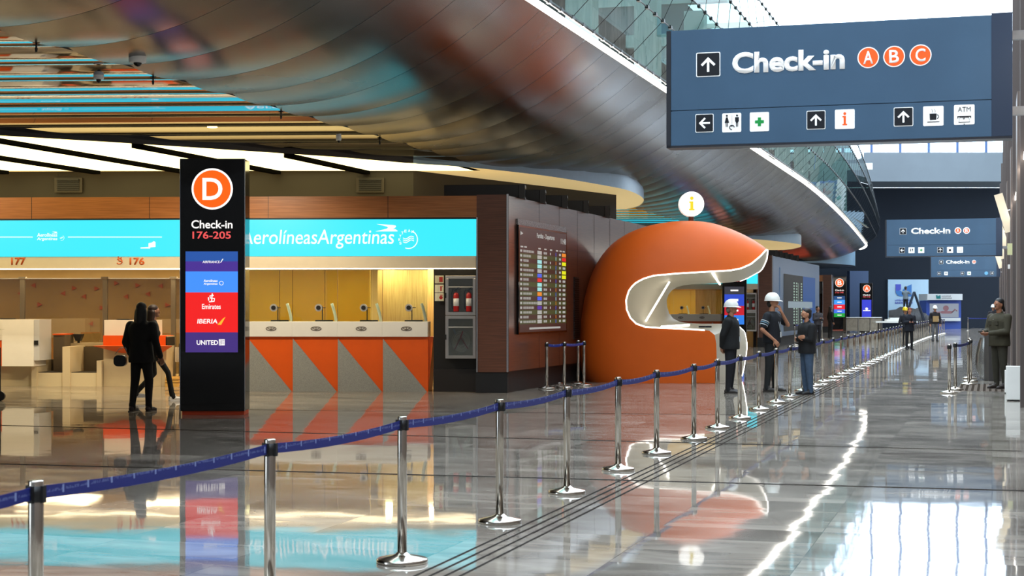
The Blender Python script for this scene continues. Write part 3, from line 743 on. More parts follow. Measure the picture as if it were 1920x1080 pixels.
b = MB(); b.box(dx(-60), dx(15), dD-.18, dD+.3, dz_(686), dz_(638)); b.obj('orange_band', M_ORANGE, t)
b = MB(); b.box(dx(-30), dx(20), dD+.1, dD+.3, dz_(599), dz_(597)); b.obj('monitor_top', M_BLK, t)
# conveyor / scale units
t = isl('baggage_scale', 'baggage scale', 'pair of beige baggage scale bays between check-in desks 177 and 176')
for q0, q1, q2 in ((120,134,650),(62,72,676),(184,193,676)): MB().box(dx(q0), dx(q1), dD-.1, dD+.9, 0, dz_(q2)).obj('side_panel', mat('beige_light', (214,198,164), .4), t)
for q0, q1 in ((72,120),(134,184)): MB().box(dx(q0), dx(q1), dD-.06, dD+.8, 0, dz_(699)).obj('front_panel', mat('beige_light2', (220,206,172), .4), t)
b = MB(); b.box(dx(72), dx(120), dD+.0, dD+.75, dz_(699), dz_(698)); b.box(dx(134), dx(184), dD+.0, dD+.75, dz_(699), dz_(698)); b.obj('belt', mat('rubber_belt', (40,36,32), .6), t)
b = MB(); b.box(dx(72), dx(120), dD+.8, dD+.9, dz_(699), dz_(676)); b.box(dx(134), dx(184), dD+.8, dD+.9, dz_(699), dz_(652)); b.obj('rear_panel', mat('brown_grey', (92,82,66), .4), t)
b = MB(); b.box(dx(106), dx(194), dD+.9, dD+1.3, dz_(651), dz_(645)); b.obj('conveyor_top', M_BEIGE, t)
t = isl('desk_cabinet', 'cabinet', 'dark taupe side cabinet with orange top behind the baggage scale')
b = MB(); b.box(dx(85), dx(106), dD+.5, dD+1.1, 0, dz_(629)); b.obj('body', mat('taupe_cab', (98,86,70), .5), t)
b = MB(); b.box(dx(85), dx(106), dD+.45, dD+1.1, dz_(629), dz_(626.5)); b.obj('top', M_ORANGE, t)
t = isl('desk_monitor', 'monitor', 'small black wedge-shaped monitor back beside desk 177')
b = MB(); b.prism([(dx(108),dz_(629,d:=0) if False else dz_(628)),(dx(127),dz_(628)),(dx(122),dz_(641)),(dx(114),dz_(641))], dD+.95, dD+1.1); b.obj('screen_back', M_BLK, t)
b = MB(); b.box(dx(116),dx(120),dD+1.0,dD+1.05,dz_(646),dz_(641)); b.obj('stand', M_BLK, t)
t = isl('wooden_pallet', 'pallet', 'small stack of yellow wooden boards on the floor beside desk 176')
b = MB()
for k in range(3): b.box(dx(312), dx(336), dD-.1, dD+.5, .03+.06*k, .075+.06*k)
b.box(dx(312), dx(336), dD-.1, dD-.02, 0, .03); b.obj('board', mat('raw_wood', (206,160,78), .6), t)
t = isl('side_screen', 'partition', 'white ribbed panel and black post just left of the D totem')
b = MB()
for k in range(5): b.box(dx(314)+.05*k, dx(314)+.05*k+.03, dD+.6, dD+.65, .5, dz_(652))
b.obj('rib', M_WHITE, t); b = MB(); b.box(dx(326),dx(329),dD+.4,dD+.45,.2,dz_(645)); b.obj('post', M_BLK, t)
t = isl('desk_chair', 'chair', 'black office chair back behind desk 176 at the edge of the totem')
b = MB(); b.prism([(dx(323),dz_(646)),(dx(333),dz_(632)),(dx(345),dz_(632)),(dx(345),dz_(646))], dD+.9, dD+1.0); b.obj('backrest', M_BLK, t)
b = MB(); b.tube((dx(336),dD+1,0.06),(dx(336),dD+1,dz_(646)),.03); b.lathe([(.001,0),(.25,0),(.25,.03),(.03,.07)], 10, (dx(336),dD+1,0)); b.obj('pedestal', M_BLK, t)

# far island copies (C): banner, strip, counters, cabinet, extinguishers
labs = {'led_banner':'distant cyan LED banner seen above the orange kiosk opening', 'number_fascia':'distant cream strip under the far cyan banner',
 'fire_cabinet':'distant steel fire cabinet between the far totem and the brown pillar','golden_partition':'golden wall panels seen through the orange kiosk opening'}
banC = isl('led_banner', 'screen', labs['led_banner'], E0+OFF); b = MB(); b.box(-15.5, -.632, -.015, .1, 2.672, 3.385); b.obj('screen', M_CYAN, banC)
for i_, o in enumerate([o for o in list(COL.objects) if o.parent is None and o.type == 'EMPTY' and (o.name.split('.')[0] in ('fire_cabinet','fire_extinguisher','hose_reel','golden_partition','ticket_counter'))]):
    kind = o.name.split('.')[0]; c = copy_tree(o); c.location = o.location+OFF
    c['label'] = {'fire_cabinet':labs['fire_cabinet'], 'golden_partition':labs['golden_partition'], 'hose_reel':'distant hose reel in the far fire cabinet'}.get(kind, 'distant '+o['label']+' of the far island')
    if 'group' in c: c['group'] = 'distant '+c['group']
    if kind == 'ticket_counter':
        j = [q for q in range(4) if where[q] in o['label']][0]
        c['label'] = 'distant white-topped ticket counter seen through the orange kiosk opening, %s from the left' % ['first','second','third','fourth'][j]
        c['group'] = 'distant ticket counters seen through the kiosk'
    if kind == 'fire_extinguisher': c['label'] = 'distant red extinguisher in the far fire cabinet, '+('left one' if 'left' in o['label'] else 'right one')
b = MB(); b.box(-15.5, -.632, .0, .14, 2.435, 2.668)
c = isl('number_fascia', 'sign', labs['number_fascia'], E0+OFF); b.obj('board', M_CREAM, c)

# far island video wall
EC = E0+OFF; TC = Matrix.Translation(EC)@Matrix.Rotation(-SA,4,'Z')
t = thing('video_wall', 'large dark and blue flight screen in a pale frame on the distant island side wall', 'screen', EC, -SA)
b = MB(); b.box(0,.06,1.8,15.4,.55,3.4); b.obj('frame', mat('pale_blue_frame', (158,182,212), .3, .6), t)
b = MB(); quad(b, 2.8, 9.4, .62, 3.15, 0, .07); quad(b, 9.4, 14.2, .62, 3.15, 1, .07)
for r in range(15):
    z = 2.75-.13*r
    for y in (6.0,6.9,8.6): quad(b, y, y+.4, z, z+.07, 2, .072)
quad(b, 7.6,7.7,.7,2.8,2,.072); quad(b, 4.2,13.0,1.65,1.95,3,.073)
b.obj('display', [glow('vw_dark', (12,16,20), .5), glow('vw_blue', (14,74,140), .7), glow('vw_text', (170,200,180), .7), glow('vw_band', (150,170,180), .6)], t)
# pale cladding of the distant side wall
s = MB(); s.box(0,.015,.02,16.4,.42,3.84,0); struct(s.obj('wall_island_cladding', mat('pale_blue_frame'), None, EC, -SA))
t = isl('orange_screen', 'screen', 'distant plain red-orange screen beside the dark opening at the island past the video wall', Vector((21.4,107,0)))
b = MB(); b.box(-4.2,-1.2,-.06,.0,2.66,3.4); b.obj('screen', glow('redorange_screen', (255,92,60), 1), t)

# second canopies farther along
for off in (OFF, Vector((22.3,76,0))):
    E_ = [p+off for p in NE]; fb_ = MB(); vs = []
    for p in E_[3:]:
        u = p.x*CS-p.y*SN; v = p.x*SN+p.y*CS; vs.append(Vector((p.x,p.y,ZC-.02))); vs.append(Vector((p.x,p.y,max(4.86, vz(u,v))+.03)))
    n_ = len(vs)//2
    fb_.add(vs, [(2*i,2*i+2,2*i+3,2*i+1) for i in range(n_-1)], 0, True)
    struct(fb_.obj('trim_9', MC['pale_blue_metal']))
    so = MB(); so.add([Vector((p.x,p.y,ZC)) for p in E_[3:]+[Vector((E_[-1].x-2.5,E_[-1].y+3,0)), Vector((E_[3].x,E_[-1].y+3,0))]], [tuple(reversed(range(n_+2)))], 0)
    struct(so.obj('ceiling_canopy', MC['cream_soffit_uplit_glow'] if off is OFF else mat('blue_grey_soffit', (60,76,98), .5)))

# ------------------------------------------------------------------ totems
M_OR = glow('disc_orange', (246,96,12), 1.0); M_DW = glow('disc_white', (255,250,245), 1.0); M_PINK = glow('number_pink', (240,88,88), .9)
TW_, TH_ = 1.0, 3.97
def totem(letter, rng, loc, label, bands, logos=True, group='check-in totems', sc=1.0, rz=0):
    t = thing('checkin_totem', label, 'totem', loc, rz, group)
    b = MB(); b.box(-TW_/2,TW_/2,0,.5,.06,TH_); b.obj('case', M_BLACK, t, bevel=.008)
    b = MB(); b.box(TW_/2+.001,TW_/2+.012,.0,.02,.06,TH_); b.obj('edge_trim', M_STEEL, t)
    b = MB(); b.box(-TW_/2+.03,TW_/2-.01,.03,.47,0,.06); b.obj('plinth', mat('plinth_red', (205,66,20), .4), t)
    P = lambda px, py: ((px-397.5)*24.8/F, CH+(HZ-py)*24.8/F)
    cx, cz = P(398,354.5); r = .32
    b = MB(); b.prism(disc(cx,cz,r,40), -.008, -.002, 0); b.obj('disc_rim', M_DW, t)
    b = MB(); b.prism(disc(cx,cz,r*.9,40), -.012, -.008, 0); b.obj('disc', M_OR, t)
    text(letter, cx-.15, cx+.16, cz-.17, cz+.17, -.012, M_DW, t, bold=.016)
    (xa,z1),(xb,z0) = P(359,413),P(436,428.5); text('Check-in', xa,xb,z0,z1, -.003, M_DW, t, bold=.016)
    (xa,z1),(xb,z0) = P(361,434),P(433,448); text(rng, xa,xb,z0,z1, -.003, M_PINK, t, bold=.016)
    (xa,zt_),(xb,zb_) = P(348,471.5),P(446,660.5)
    tot = sum(h for c, h in bands); z = zt_
    b = MB(); ms = []
    for i, (c, h) in enumerate(bands):
        hh = (zt_-zb_)*h/tot; b.add([(xa,-.004,z-hh),(xb,-.004,z-hh),(xb,-.004,z),(xa,-.004,z)], [(0,1,2,3)], i); z -= hh
        ms.append(glow('band_%d_%d_%d' % c, c, 1.0))
    b.obj('display', ms, t)
    if logos:
        for s, xa, xb, ya, yb, bo, sh in (('AIRFRANCE',380,412,489,493.5,.008,0),('Aerolíneas',382,408,524,529,.01,.1),('Argentinas',382,408,530,535,.01,.1),('Emirates',379,414,570,579.5,.01,0),('IBERIA',370,408,598,606.5,.016,.1),('UNITED',369,409,638,646.5,.016,0)):
            (x0_,z1),(x1_,z0) = P(xa,ya),P(xb,yb); text(s, x0_,x1_,z0,z1, -.006, M_DW, t, bold=bo, shear=sh)
        b = MB(); x, z = P(397,560)
        b.path([(x-.04,-.008,z-.05),(x+.04,-.008,z-.04),(x+.045,-.008,z+.0),(x-.02,-.008,z+.01),(x-.03,-.008,z+.04),(x+.03,-.008,z+.05)], .009, 6)
        b.path([(x+.0,-.008,z-.04),(x+.01,-.008,z+.08)], .009, 6); b.path([(x-.05,-.008,z+.02),(x-.045,-.008,z-.03)], .009, 6)
        x, z = P(416,642); b.box(x-.045,x+.045,-.009,-.006,z-.045,z+.05)
        x, z = P(413,489); b.prism([(x,z-.03),(x+.012,z-.03),(x+.05,z+.03),(x+.035,z+.03)], -.009,-.006)
        x, z = P(408,531); b.path([(x+.06+.03*math.cos(i*PI/8),-.008,z+.03*math.sin(i*PI/8)) for i in range(16)], .004,5,closed=True)
        b.obj('airline_logo', M_DW, t)
        b = MB(); x, z = P(416,642); [b.path([(x-.04,-.011,z-.035+.025*k),(x,-.011,z-.015+.02*k),(x+.04,-.011,z-.02+.025*k)], .003, 4) for k in range(3)]; [b.path([(x-.03+.025*k,-.011,z-.04),(x-.02+.02*k,-.011,z+.045)], .003, 4) for k in range(3)]; b.obj('globe_lines', glow('globe_violet', (66,46,120), 1), t)
        b = MB(); x, z = P(416,603); b.prism([(x-.07,z-.05),(x-.01,z-.05),(x+.05,z+.06),(x+.06,z+.075),(x+.02,z+.05)], -.009,-.006); b.obj('tail_logo', glow('tail_gold', (246,180,50), 1), t)
    else:
        b = MB(); z = zt_
        for i, (c, h) in enumerate(bands):
            hh = (zt_-zb_)*h/tot
            if h < 4: b.box(-.16,.16,-.008,-.004,z-hh*.6,z-hh*.4)
            else: b.prism(disc(0,z-hh/2,.12,16), -.008,-.004); b.box(-.32,.32,-.008,-.004,z-hh*.62,z-hh*.58)
            z -= hh
        b.obj('airline_logo', M_DW, t)
    t.scale = (sc,sc,sc); return t
totem('D', '176-205', gr(397.5,778)+Vector((0,0,0)), 'tall black check-in totem with orange D disc and airline names', [((38,82,160),1),((70,46,140),1),((66,140,246),2.1),((232,30,30),4),((66,46,120),2)])
totem('C', '146-175', at(1377,0,66)*Vector((1,1,0)) if False else Vector(((1377-960)/F*66, 66, 0)), 'distant black check-in totem numbered 146-175, seen behind the person in dark jacket', [((52,52,60),2),((40,70,190),3),((190,20,40),2.4),((40,120,220),2.4)], False)
totem('B', '116-145', Vector(((1574-960)/F*118, 118, 0)), 'distant check-in totem with orange B disc and blue, red and green bands', [((30,70,120),1),((60,150,240),1.2),((225,20,40),1.2),((60,110,220),1),((20,150,50),1)], False)
totem('A', '101-115', Vector(((1625-960)/F*124, 124, 0)), 'farthest check-in totem with orange A disc and plain blue screen', [((40,50,200),6)], False, sc=.9)

# ------------------------------------------------------------------ overhead signs
M_SIGN = mat('slate_blue_sign', (68,97,124), .38, noise=.05, nscale=1.5); M_SGD = mat('sign_dark_blue', (44,58,80), .4)
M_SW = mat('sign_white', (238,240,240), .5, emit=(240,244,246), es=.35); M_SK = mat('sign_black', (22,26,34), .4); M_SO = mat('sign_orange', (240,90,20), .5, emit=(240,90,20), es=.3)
M_SGR = mat('sign_green', (10,160,70), .5)
P0 = H(-3.0, 15.4)
def sg(px, py):
    k = (px-960)/F; s = (k*P0.y-P0.x)/(CS+SN*k); Y = P0.y-SN*s; return s, CH+(HZ-py)/F*Y
def arrow(mb, cx, cz, s, ang, y):
    R = lambda x, z: (cx+x*math.cos(ang)-z*math.sin(ang), cz+x*math.sin(ang)+z*math.cos(ang))
    w = s*.10
    for P in ([(-w,-s*.62),(w,-s*.62),(w,s*.5),(-w,s*.5)], [(0,s*.62),(0,s*.32),(-s*.48,-s*.14),(-s*.62,.0)], [(0,s*.62),(s*.62,.0),(s*.48,-s*.14),(0,s*.32)]):
        mb.prism([R(*p) for p in P], y, y+.003)
def big_sign(loc, letters, label, icons, rich=True, L=3.18, Hh=1.12, x0_=0.0):
    t = thing('hanging_sign', label, 'sign', loc, -TH, 'blue overhead signs'); z0 = 3.24; z1 = z0+Hh
    b = MB(); b.box(0, L-.18, 0, .24, z0+.34*1.0+.004, z1); b.box(0,L-.18,0,.24,z0,z0+.34-.004); b.box(.01,L-.19,.01,.23,z0+.33,z0+.35); b.obj('panel', M_SIGN, t)
    b = MB(); b.box(L-.185, L, -.005, .245, z0-.0, z1+.015); b.obj('end_post', M_SGD, t)
    b = MB(); b.box(-.045, -.002, -.005, .245, z0-.02, z1); b.box(-.045, L, -.005,.245, z0-.022, z0-.002); b.obj('edge_trim', mat('sign_edge', (40,42,50), .4), t)
    b = MB()
    for zz in (z0+.2, z0+.9): MB().box(L,L+.42,.08,.16,zz,zz+.08).obj('wall_bracket', M_STEEL, t)
    def sq(ctr, half, dark):
        x, z = ctr; w_ = MB(); w_.prism(rrect(x-half,x+half,z-half,z+half,half*.12), -.004, -.001); o_ = w_.obj('sign_tile', M_SW, t)
        if dark: k_ = MB(); k_.prism(rrect(x-half*.93,x+half*.93,z-half*.93,z+half*.93,half*.1), -.007, -.004); k_.obj('tile_face', M_SK, o_)
        return o_
    return t, sq
def put_arrow(t, cx, cz, s_, ang):
    aw = MB(); arrow(aw, cx, cz, s_, ang, -.010); aw.obj('arrow', M_SW, t)
def put_pic(t, fn, m=None):
    kk = MB(); fn(kk); kk.obj('pictogram', m or M_SK, t)
SIG = []
t, sq = big_sign(P0, 'ABC', 'nearest blue overhead sign reading Check-in A B C with pictograms below', None)
c = sg(1328,121); sq(c, .118, True); put_arrow(t, c[0], c[1], .115, 0)
for px, py, ang in ((1321,231,PI/2),(1530,225,0),(1694,219,0)):
    c = sg(px,py); sq(c, .089, True); put_arrow(t, c[0], c[1], .088, ang)
for px, py in ((1372,230),(1424,228.5),(1584,223.5),(1750,217.5),(1808,215)):
    c = sg(px,py); sq(c, .092, False)
# pictograms
x, z = sg(1363,228)
def person_icon(mb, x, z, s, skirt):
    mb.prism(disc(x,z+s*.85,s*.16,12), -.007,-.004)
    if skirt: mb.prism([(x-s*.12,z+s*.62),(x+s*.12,z+s*.62),(x+s*.34,z-s*.2),(x-s*.34,z-s*.2)], -.007,-.004)
    else: mb.prism([(x-s*.28,z+s*.62),(x+s*.28,z+s*.62),(x+s*.28,z-s*.05),(x+s*.2,z-s*.05),(x+s*.17,z-s*.2),(x-s*.17,z-s*.2),(x-s*.2,z-s*.05),(x-s*.28,z-s*.05)], -.007,-.004)
    for q in (-.1,.1): mb.prism([(x+s*(q-.06),z-s*.2),(x+s*(q+.06),z-s*.2),(x+s*(q+.06),z-s*.8),(x+s*(q-.06),z-s*.8)], -.007,-.004)
put_pic(t, lambda kk: person_icon(kk, x, z, .065, True)); x, z = sg(1382,227.5); put_pic(t, lambda kk: person_icon(kk, x, z, .065, False))
kk = MB(); x, z = sg(1372.5,228); kk.box(x-.001,x+.001,-.007,-.004,z-.02,z+.06)
x, z = sg(1372.5,239); kk.path([(x+.022*math.cos(i*PI/8),-.006,z+.022*math.sin(i*PI/8)) for i in range(13)], .005,6); kk.ell((x,-.006,z+.012),(.007,.003,.007),6); kk.obj('pictogram', M_SK, t)
# cup
kk = MB()
x, z = sg(1750,219); kk.prism([(x-.035,z+.03),(x+.03,z+.03),(x+.026,z-.03),(x-.031,z-.03)], -.007,-.004); kk.path([(x+.03+.018*math.cos(a),-.006,z+.018*math.sin(a)) for a in [-1.4+i*.35 for i in range(9)]], .004,5)
kk.box(x-.055,x+.055,-.007,-.004,z-.052,z-.045)
for q in (-.012,.012): kk.path([(x+q+.006*math.sin(i),-.006,z+.04+.008*i) for i in range(5)], .0022,4)
kk.obj('pictogram', M_SK, t)
# atm
kk = MB()
x, z = sg(1808,222); kk.box(x-.062,x+.062,-.007,-.004,z+.012,z+.022); kk.box(x-.062,x-.054,-.007,-.004,z,z+.022); kk.box(x+.054,x+.062,-.007,-.004,z,z+.022)
kk.path([(x-.04,-.006,z+.008),(x-.05,-.006,z-.035),(x+.05,-.006,z-.035),(x+.04,-.006,z+.008)], .003,5,closed=True); kk.prism([(x-.008,z-.05),(x,z-.06),(x+.008,z-.05)], -.007,-.004)
kk.obj('pictogram', M_SK, t)
(xa,z1),(xb,z0) = sg(1796,201),sg(1820,209); text('ATM', xa,xb,z0,z1,-.004,M_SK,t,bold=.0)
x, z = sg(1807,220.5); text('$', x-.009,x+.009,z-.018,z+.012,-.004,M_SK,t,bold=0)
x, z = sg(1424,228.5); b = MB(); b.box(x-.043,x+.043,-.007,-.004,z-.015,z+.015); b.box(x-.015,x+.015,-.008,-.004,z-.043,z+.043); b.obj('green_cross', M_SGR, t)
x, z = sg(1584,223.5); b = MB(); b.prism(disc(x,z+.052,.014,14), -.007,-.004); b.prism([(x-.022,z+.03),(x+.011,z+.03),(x+.011,z-.045),(x+.022,z-.045),(x+.022,z-.058),(x-.022,z-.058),(x-.022,z-.045),(x-.011,z-.045),(x-.011,z+.017),(x-.022,z+.017)], -.007,-.004); b.obj('information_symbol', M_SO, t)
(xa,_),(xb,_) = sg(1373,110),sg(1584,110); z0 = sg(1480,134)[1]; z1 = sg(1480,94)[1]; text('Check-in', xa, xb, z0, z1, -.001, M_SW, t, bold=.036)
for ch, px, py in (('A',1628,108),('B',1676.5,106),('C',1726,103.5)):
    x, z = sg(px,py); r = .1; b = MB(); b.prism(disc(x,z,r,32), -.004,-.001); b.obj('disc_rim', M_SW, t); b = MB(); b.prism(disc(x,z,r*.9,32), -.007,-.004); b.obj('disc', M_SO, t)
    text(ch, x-.045,x+.045,z-.06,z+.06,-.007,M_SW,t,bold=.016)
def far_sign(loc, chars, label, icons, L=3.4, a0=.35):
    t, sq = big_sign(loc, chars, label, None, L=L); zc = 3.24+.76; zi = 3.24+.18
    sq((a0,zc), .1, True); put_arrow(t, a0, zc, .1, 0)
    text('Check-in', a0+.24, a0+1.40, zc-.09, zc+.1, -.001, M_SW, t, bold=.036)
    for i, ch in enumerate(chars):
        x = a0+1.62+.25*i; b = MB(); b.prism(disc(x,zc,.1,24), -.004,-.001); b.obj('disc_rim', M_SW, t); b = MB(); b.prism(disc(x,zc,.075,24), -.007,-.004); b.obj('disc', M_SO, t)
        text(ch, x-.04,x+.04,zc-.05,zc+.05,-.007,M_SW,t,bold=.016)
    for x, k in icons:
        if k in 'LUR': sq((x,zi), .085, True); put_arrow(t, x, zi, .085, {'L':PI/2,'U':0,'R':-PI/2}[k])
        elif k == 'b': b = MB(); b.prism(disc(x,zi,.09,20), -.004,-.001); b.obj('blue_symbol', mat('sign_blue', (120,190,230), .5), t)
        else:
            sq((x,zi), .09, False)
            if k == 'w':
                for q in (-.03,.03): put_pic(t, lambda kk: person_icon(kk, x+q, zi, .06, q < 0))
            if k == 'c': put_pic(t, lambda kk: kk.box(x-.04,x+.03,-.007,-.004,zi-.04,zi+.02))
            if k == 'a': put_pic(t, lambda kk: kk.path([(x-.05,-.006,zi),(x-.05,-.006,zi-.04),(x+.05,-.006,zi-.04),(x+.05,-.006,zi)], .006,5))
            if k == '+': put_pic(t, lambda gm: gm.prism([(x-.04,zi-.013),(x-.013,zi-.013),(x-.013,zi-.04),(x+.013,zi-.04),(x+.013,zi-.013),(x+.04,zi-.013),(x+.04,zi+.013),(x+.013,zi+.013),(x+.013,zi+.04),(x-.013,zi+.04),(x-.013,zi+.013),(x-.04,zi+.013)], -.007,-.004), M_SGR)
far_sign(H(-3.1,50.4), 'AB', 'middle blue overhead sign reading Check-in A B', [(.46,'L'),(.74,'w'),(1.03,'+'),(1.59,'U'),(1.88,'c'),(2.17,'a')], a0=.49)
far_sign(H(-3.0,85.0), 'A', 'farthest blue overhead sign reading Check-in A', [(.40,'L'),(.74,'w'),(1.55,'L'),(1.88,'+'),(2.72,'b'),(3.0,'R')], a0=.5)

# ------------------------------------------------------------------ stanchions
M_BELT = bpy.data.materials.new('blue_belt'); M_BELT.use_nodes = True
def belt_mat():
    nt = M_BELT.node_tree; b = nt.nodes['Principled BSDF']; N = nt.nodes.new; L = nt.links.new
    tc = N('ShaderNodeTexCoord'); sp = N('ShaderNodeSeparateXYZ'); L(tc.outputs['Object'], sp.inputs[0])
    def md(op, a, v): 
        n = N('ShaderNodeMath'); n.operation = op; L(a, n.inputs[0])
        if v is not None: n.inputs[1].default_value = v
        return n.outputs[0]
    fr = md('FRACT', md('DIVIDE', sp.outputs[0], .19), None)
    z = md('ABSOLUTE', sp.outputs[2], None)
    bar = N('ShaderNodeMath'); bar.operation = 'MULTIPLY'; L(md('LESS_THAN', fr, .07), bar.inputs[0]); L(md('LESS_THAN', z, .017), bar.inputs[1])
    w = N('ShaderNodeTexNoise'); w.inputs['Scale'].default_value = 60; L(tc.outputs['Object'], w.inputs['Vector'])
    a1 = N('ShaderNodeMath'); a1.operation = 'MULTIPLY'; L(md('LESS_THAN', z, .006), a1.inputs[0]); L(md('GREATER_THAN', w.outputs['Fac'], .48), a1.inputs[1])
    a2 = N('ShaderNodeMath'); a2.operation = 'MULTIPLY'; L(a1.outputs[0], a2.inputs[0]); L(md('GREATER_THAN', fr, .14), a2.inputs[1])
    a3 = md('MULTIPLY', a2.outputs[0], .35)
    mx = N('ShaderNodeMath'); mx.operation = 'MAXIMUM'; L(bar.outputs[0], mx.inputs[0]); L(a3, mx.inputs[1])
    mc = N('ShaderNodeMixRGB'); mc.inputs[1].default_value = lin((24,38,128)); mc.inputs[2].default_value = lin((140,158,215)); L(mx.outputs[0], mc.inputs[0]); L(mc.outputs[0], b.inputs['Base Color'])
    b.inputs['Roughness'].default_value = .6
belt_mat()
def stan_mesh():
    b = MB()
    b.lathe([(.001,0),(.165,0),(.168,.006),(.168,.022),(.160,.03),(.06,.052),(.045,.058),(.034,.07),(.001,.07)], 40)
    base = b.mesh('base', M_CHROME)
    b = MB(); b.lathe([(.001,.07),(.031,.07),(.031,.948),(.028,.953),(.001,.953)], 24); post = b.mesh('post', M_CHROME)
    b = MB(); b.lathe([(.0315,.865),(.034,.865),(.034,.93),(.0315,.93)], 24)
    for a in range(4): b.box(.025,.042,-.012,.012,.862,.932, 0, Matrix.Rotation(a*PI/2,4,'Z'))
    clip = b.mesh('belt_cassette', M_BLK); return base, post, clip
SB, SP, SCL = stan_mesh()
def belt_mesh(L):
    b = MB(); n = 10; hw = .027
    vs = []
    for i in range(n+1):
        x = .035+(L-.07)*i/n; s = -.024*4*(i/n)*(1-i/n)
        for yy in (-.001,.001): vs += [(x,yy,s-hw),(x,yy,s+hw)]
    fs = []
    for i in range(n):
        o = i*4; fs += [(o,o+4,o+5,o+1),(o+2,o+3,o+7,o+6),(o+1,o+5,o+7,o+3),(o,o+2,o+6,o+4)]
    b.add(vs, fs); return b.mesh('belt', M_BELT)
BM = {}
def stanchion(p, nxt, label, group):
    d = (nxt-p) if nxt is not None else None
    ang = math.atan2(d.y, d.x) if d is not None else -.3
    t = thing('stanchion', label, 'stanchion', p, ang, group)
    for me, nm in ((SB,'base'),(SP,'post'),(SCL,'belt_cassette')):
        o = bpy.data.objects.new(nm, me); COL.objects.link(o); o.parent = t
    if d is not None:
        k = round(d.length, 2)
        if k not in BM: BM[k] = belt_mesh(k)
        o = bpy.data.objects.new('belt', BM[k]); COL.objects.link(o); o.parent = t; o.location = (0,0,.9)
    return t
row = [Vector((-2.55,4.6,0)) , Vector((-1.952,6.56,0))]
px_fixed = [(506,8.65)]
row.append(Vector(((506-960)/F*8.62, 8.62, 0)))
for px, py in ((754,1055),(937,980),(1063,925),(1159,882),(1231,851),(1301,824),(1345,803),(1387,785),(1423,768.5),(1455,755.5),(1481,744.5)): row.append(gr(px,py))
p = row[-1].copy()
# farther posts continue on the same line
line = [(1505,733.5),(1526,724.5),(1543,716.5),(1562,709),(1577,702.5),(1590,697),(1602,692.5),(1613,688),(1623,683.5),(1632,679.5),(1641,675.8),(1649,672.5),(1656.5,669.2),(1663,666.2),(1669,663.5),(1675,660.8),(1680.5,658.2),(1686,655.8),(1691,653.4),(1696,651.3),(1700.5,649.3),(1705,647.4),(1709.5,645.6),(1713.5,643.9),(1717.5,642.2),(1721,640.7),(1724.5,639.2),(1728,637.9),(1731.5,636.6),(1734.5,635.4),(1738,634.2),(1741,633),(1745,632),(1749,631),(1753,630),(1758,628.8),(1762,627.8),(1766,626.8),(1770,625.8)]
row += [gr(a, b_) for a, b_ in line]
NUMW = ['first','second','third','fourth','fifth','sixth','seventh','eighth','ninth','tenth','eleventh','twelfth','thirteenth','fourteenth','fifteenth','sixteenth','seventeenth','eighteenth','nineteenth','twentieth']
nearlab = {1:'the first one fully inside the left edge',2:'right of the totem reflection',3:'in front of the orange ticket counters',4:'standing below the brown pillar',5:'below the departures board',6:'left of the orange kiosk front',7:'in front of the orange kiosk, its left side',8:'in front of the orange kiosk, its right side',9:'left of the jacketed hard hat wearer',10:'right of the jacketed hard hat wearer',11:'left of the tall person in the striped sleeve',12:'right of the tall person in the striped sleeve',13:'between the tall person and the person in jeans'}
for i, p in enumerate(row):
    nx = row[i+1] if i+1 < len(row) else None
    lab = nearlab.get(i)
    if lab is None:
        j = i-13
        if i == 0: lab = 'nearest of all, cut by the left edge'
        elif j <= 20: lab = '%s one beyond the tall person along the row' % NUMW[j-1]
        else: lab = '%s one from the far end of the row' % NUMW[min(19, len(row)-1-i)]
    stanchion(p, nx, 'steel belt stanchion of the long row, '+lab, 'steel stanchions of the long row')
sm = [gr(1025,729), gr(1058,727.5), gr(1095,723)]
for i, p in enumerate(sm): stanchion(p, sm[i+1] if i < 2 else None, 'steel stanchion in front of the brown wall, '+['left one','middle one','right one beside the orange kiosk'][i], 'stanchions by the departures board')
stanchion(gr(1084,720), None, 'thin steel stanchion standing behind the pair beside the orange kiosk', 'stanchions by the departures board')
stanchion(gr(1042,719.5), None, 'steel stanchion base tucked behind the ones under the departures board', 'stanchions by the departures board')
rt = [gr(1780,737.5), gr(1791,731), gr(1816,721.5)]
for i, p in enumerate(rt): stanchion(p, rt[i+1] if i == 1 else None, 'steel stanchion on the right of the walkway, '+['nearest and leftmost of the cluster','second of the cluster, holding the short belt','receiving the short belt'][i], 'stanchions at the right of the walkway')
stanchion(gr(1820,716), None, 'brass-toned stanchion directly behind the one receiving the short belt', 'stanchions at the right of the walkway')
stanchion(gr(1818,710), None, 'rearmost stanchion of the right hand cluster', 'stanchions at the right of the walkway')
for i, (a, b_) in enumerate((((1490,648),(1502,645)),((1514,645),(1541,638)),((1815,620),(1872,620)))):
    lab = ['behind the people under the video wall','behind the person in jeans','against the dark far wall on the right'][i]
    g = 'distant stanchion pair '+lab
    stanchion(gr(*a), gr(*b_), 'distant stanchion '+lab+', left one', g); stanchion(gr(*b_), None, 'distant stanchion '+lab+', right one', g)

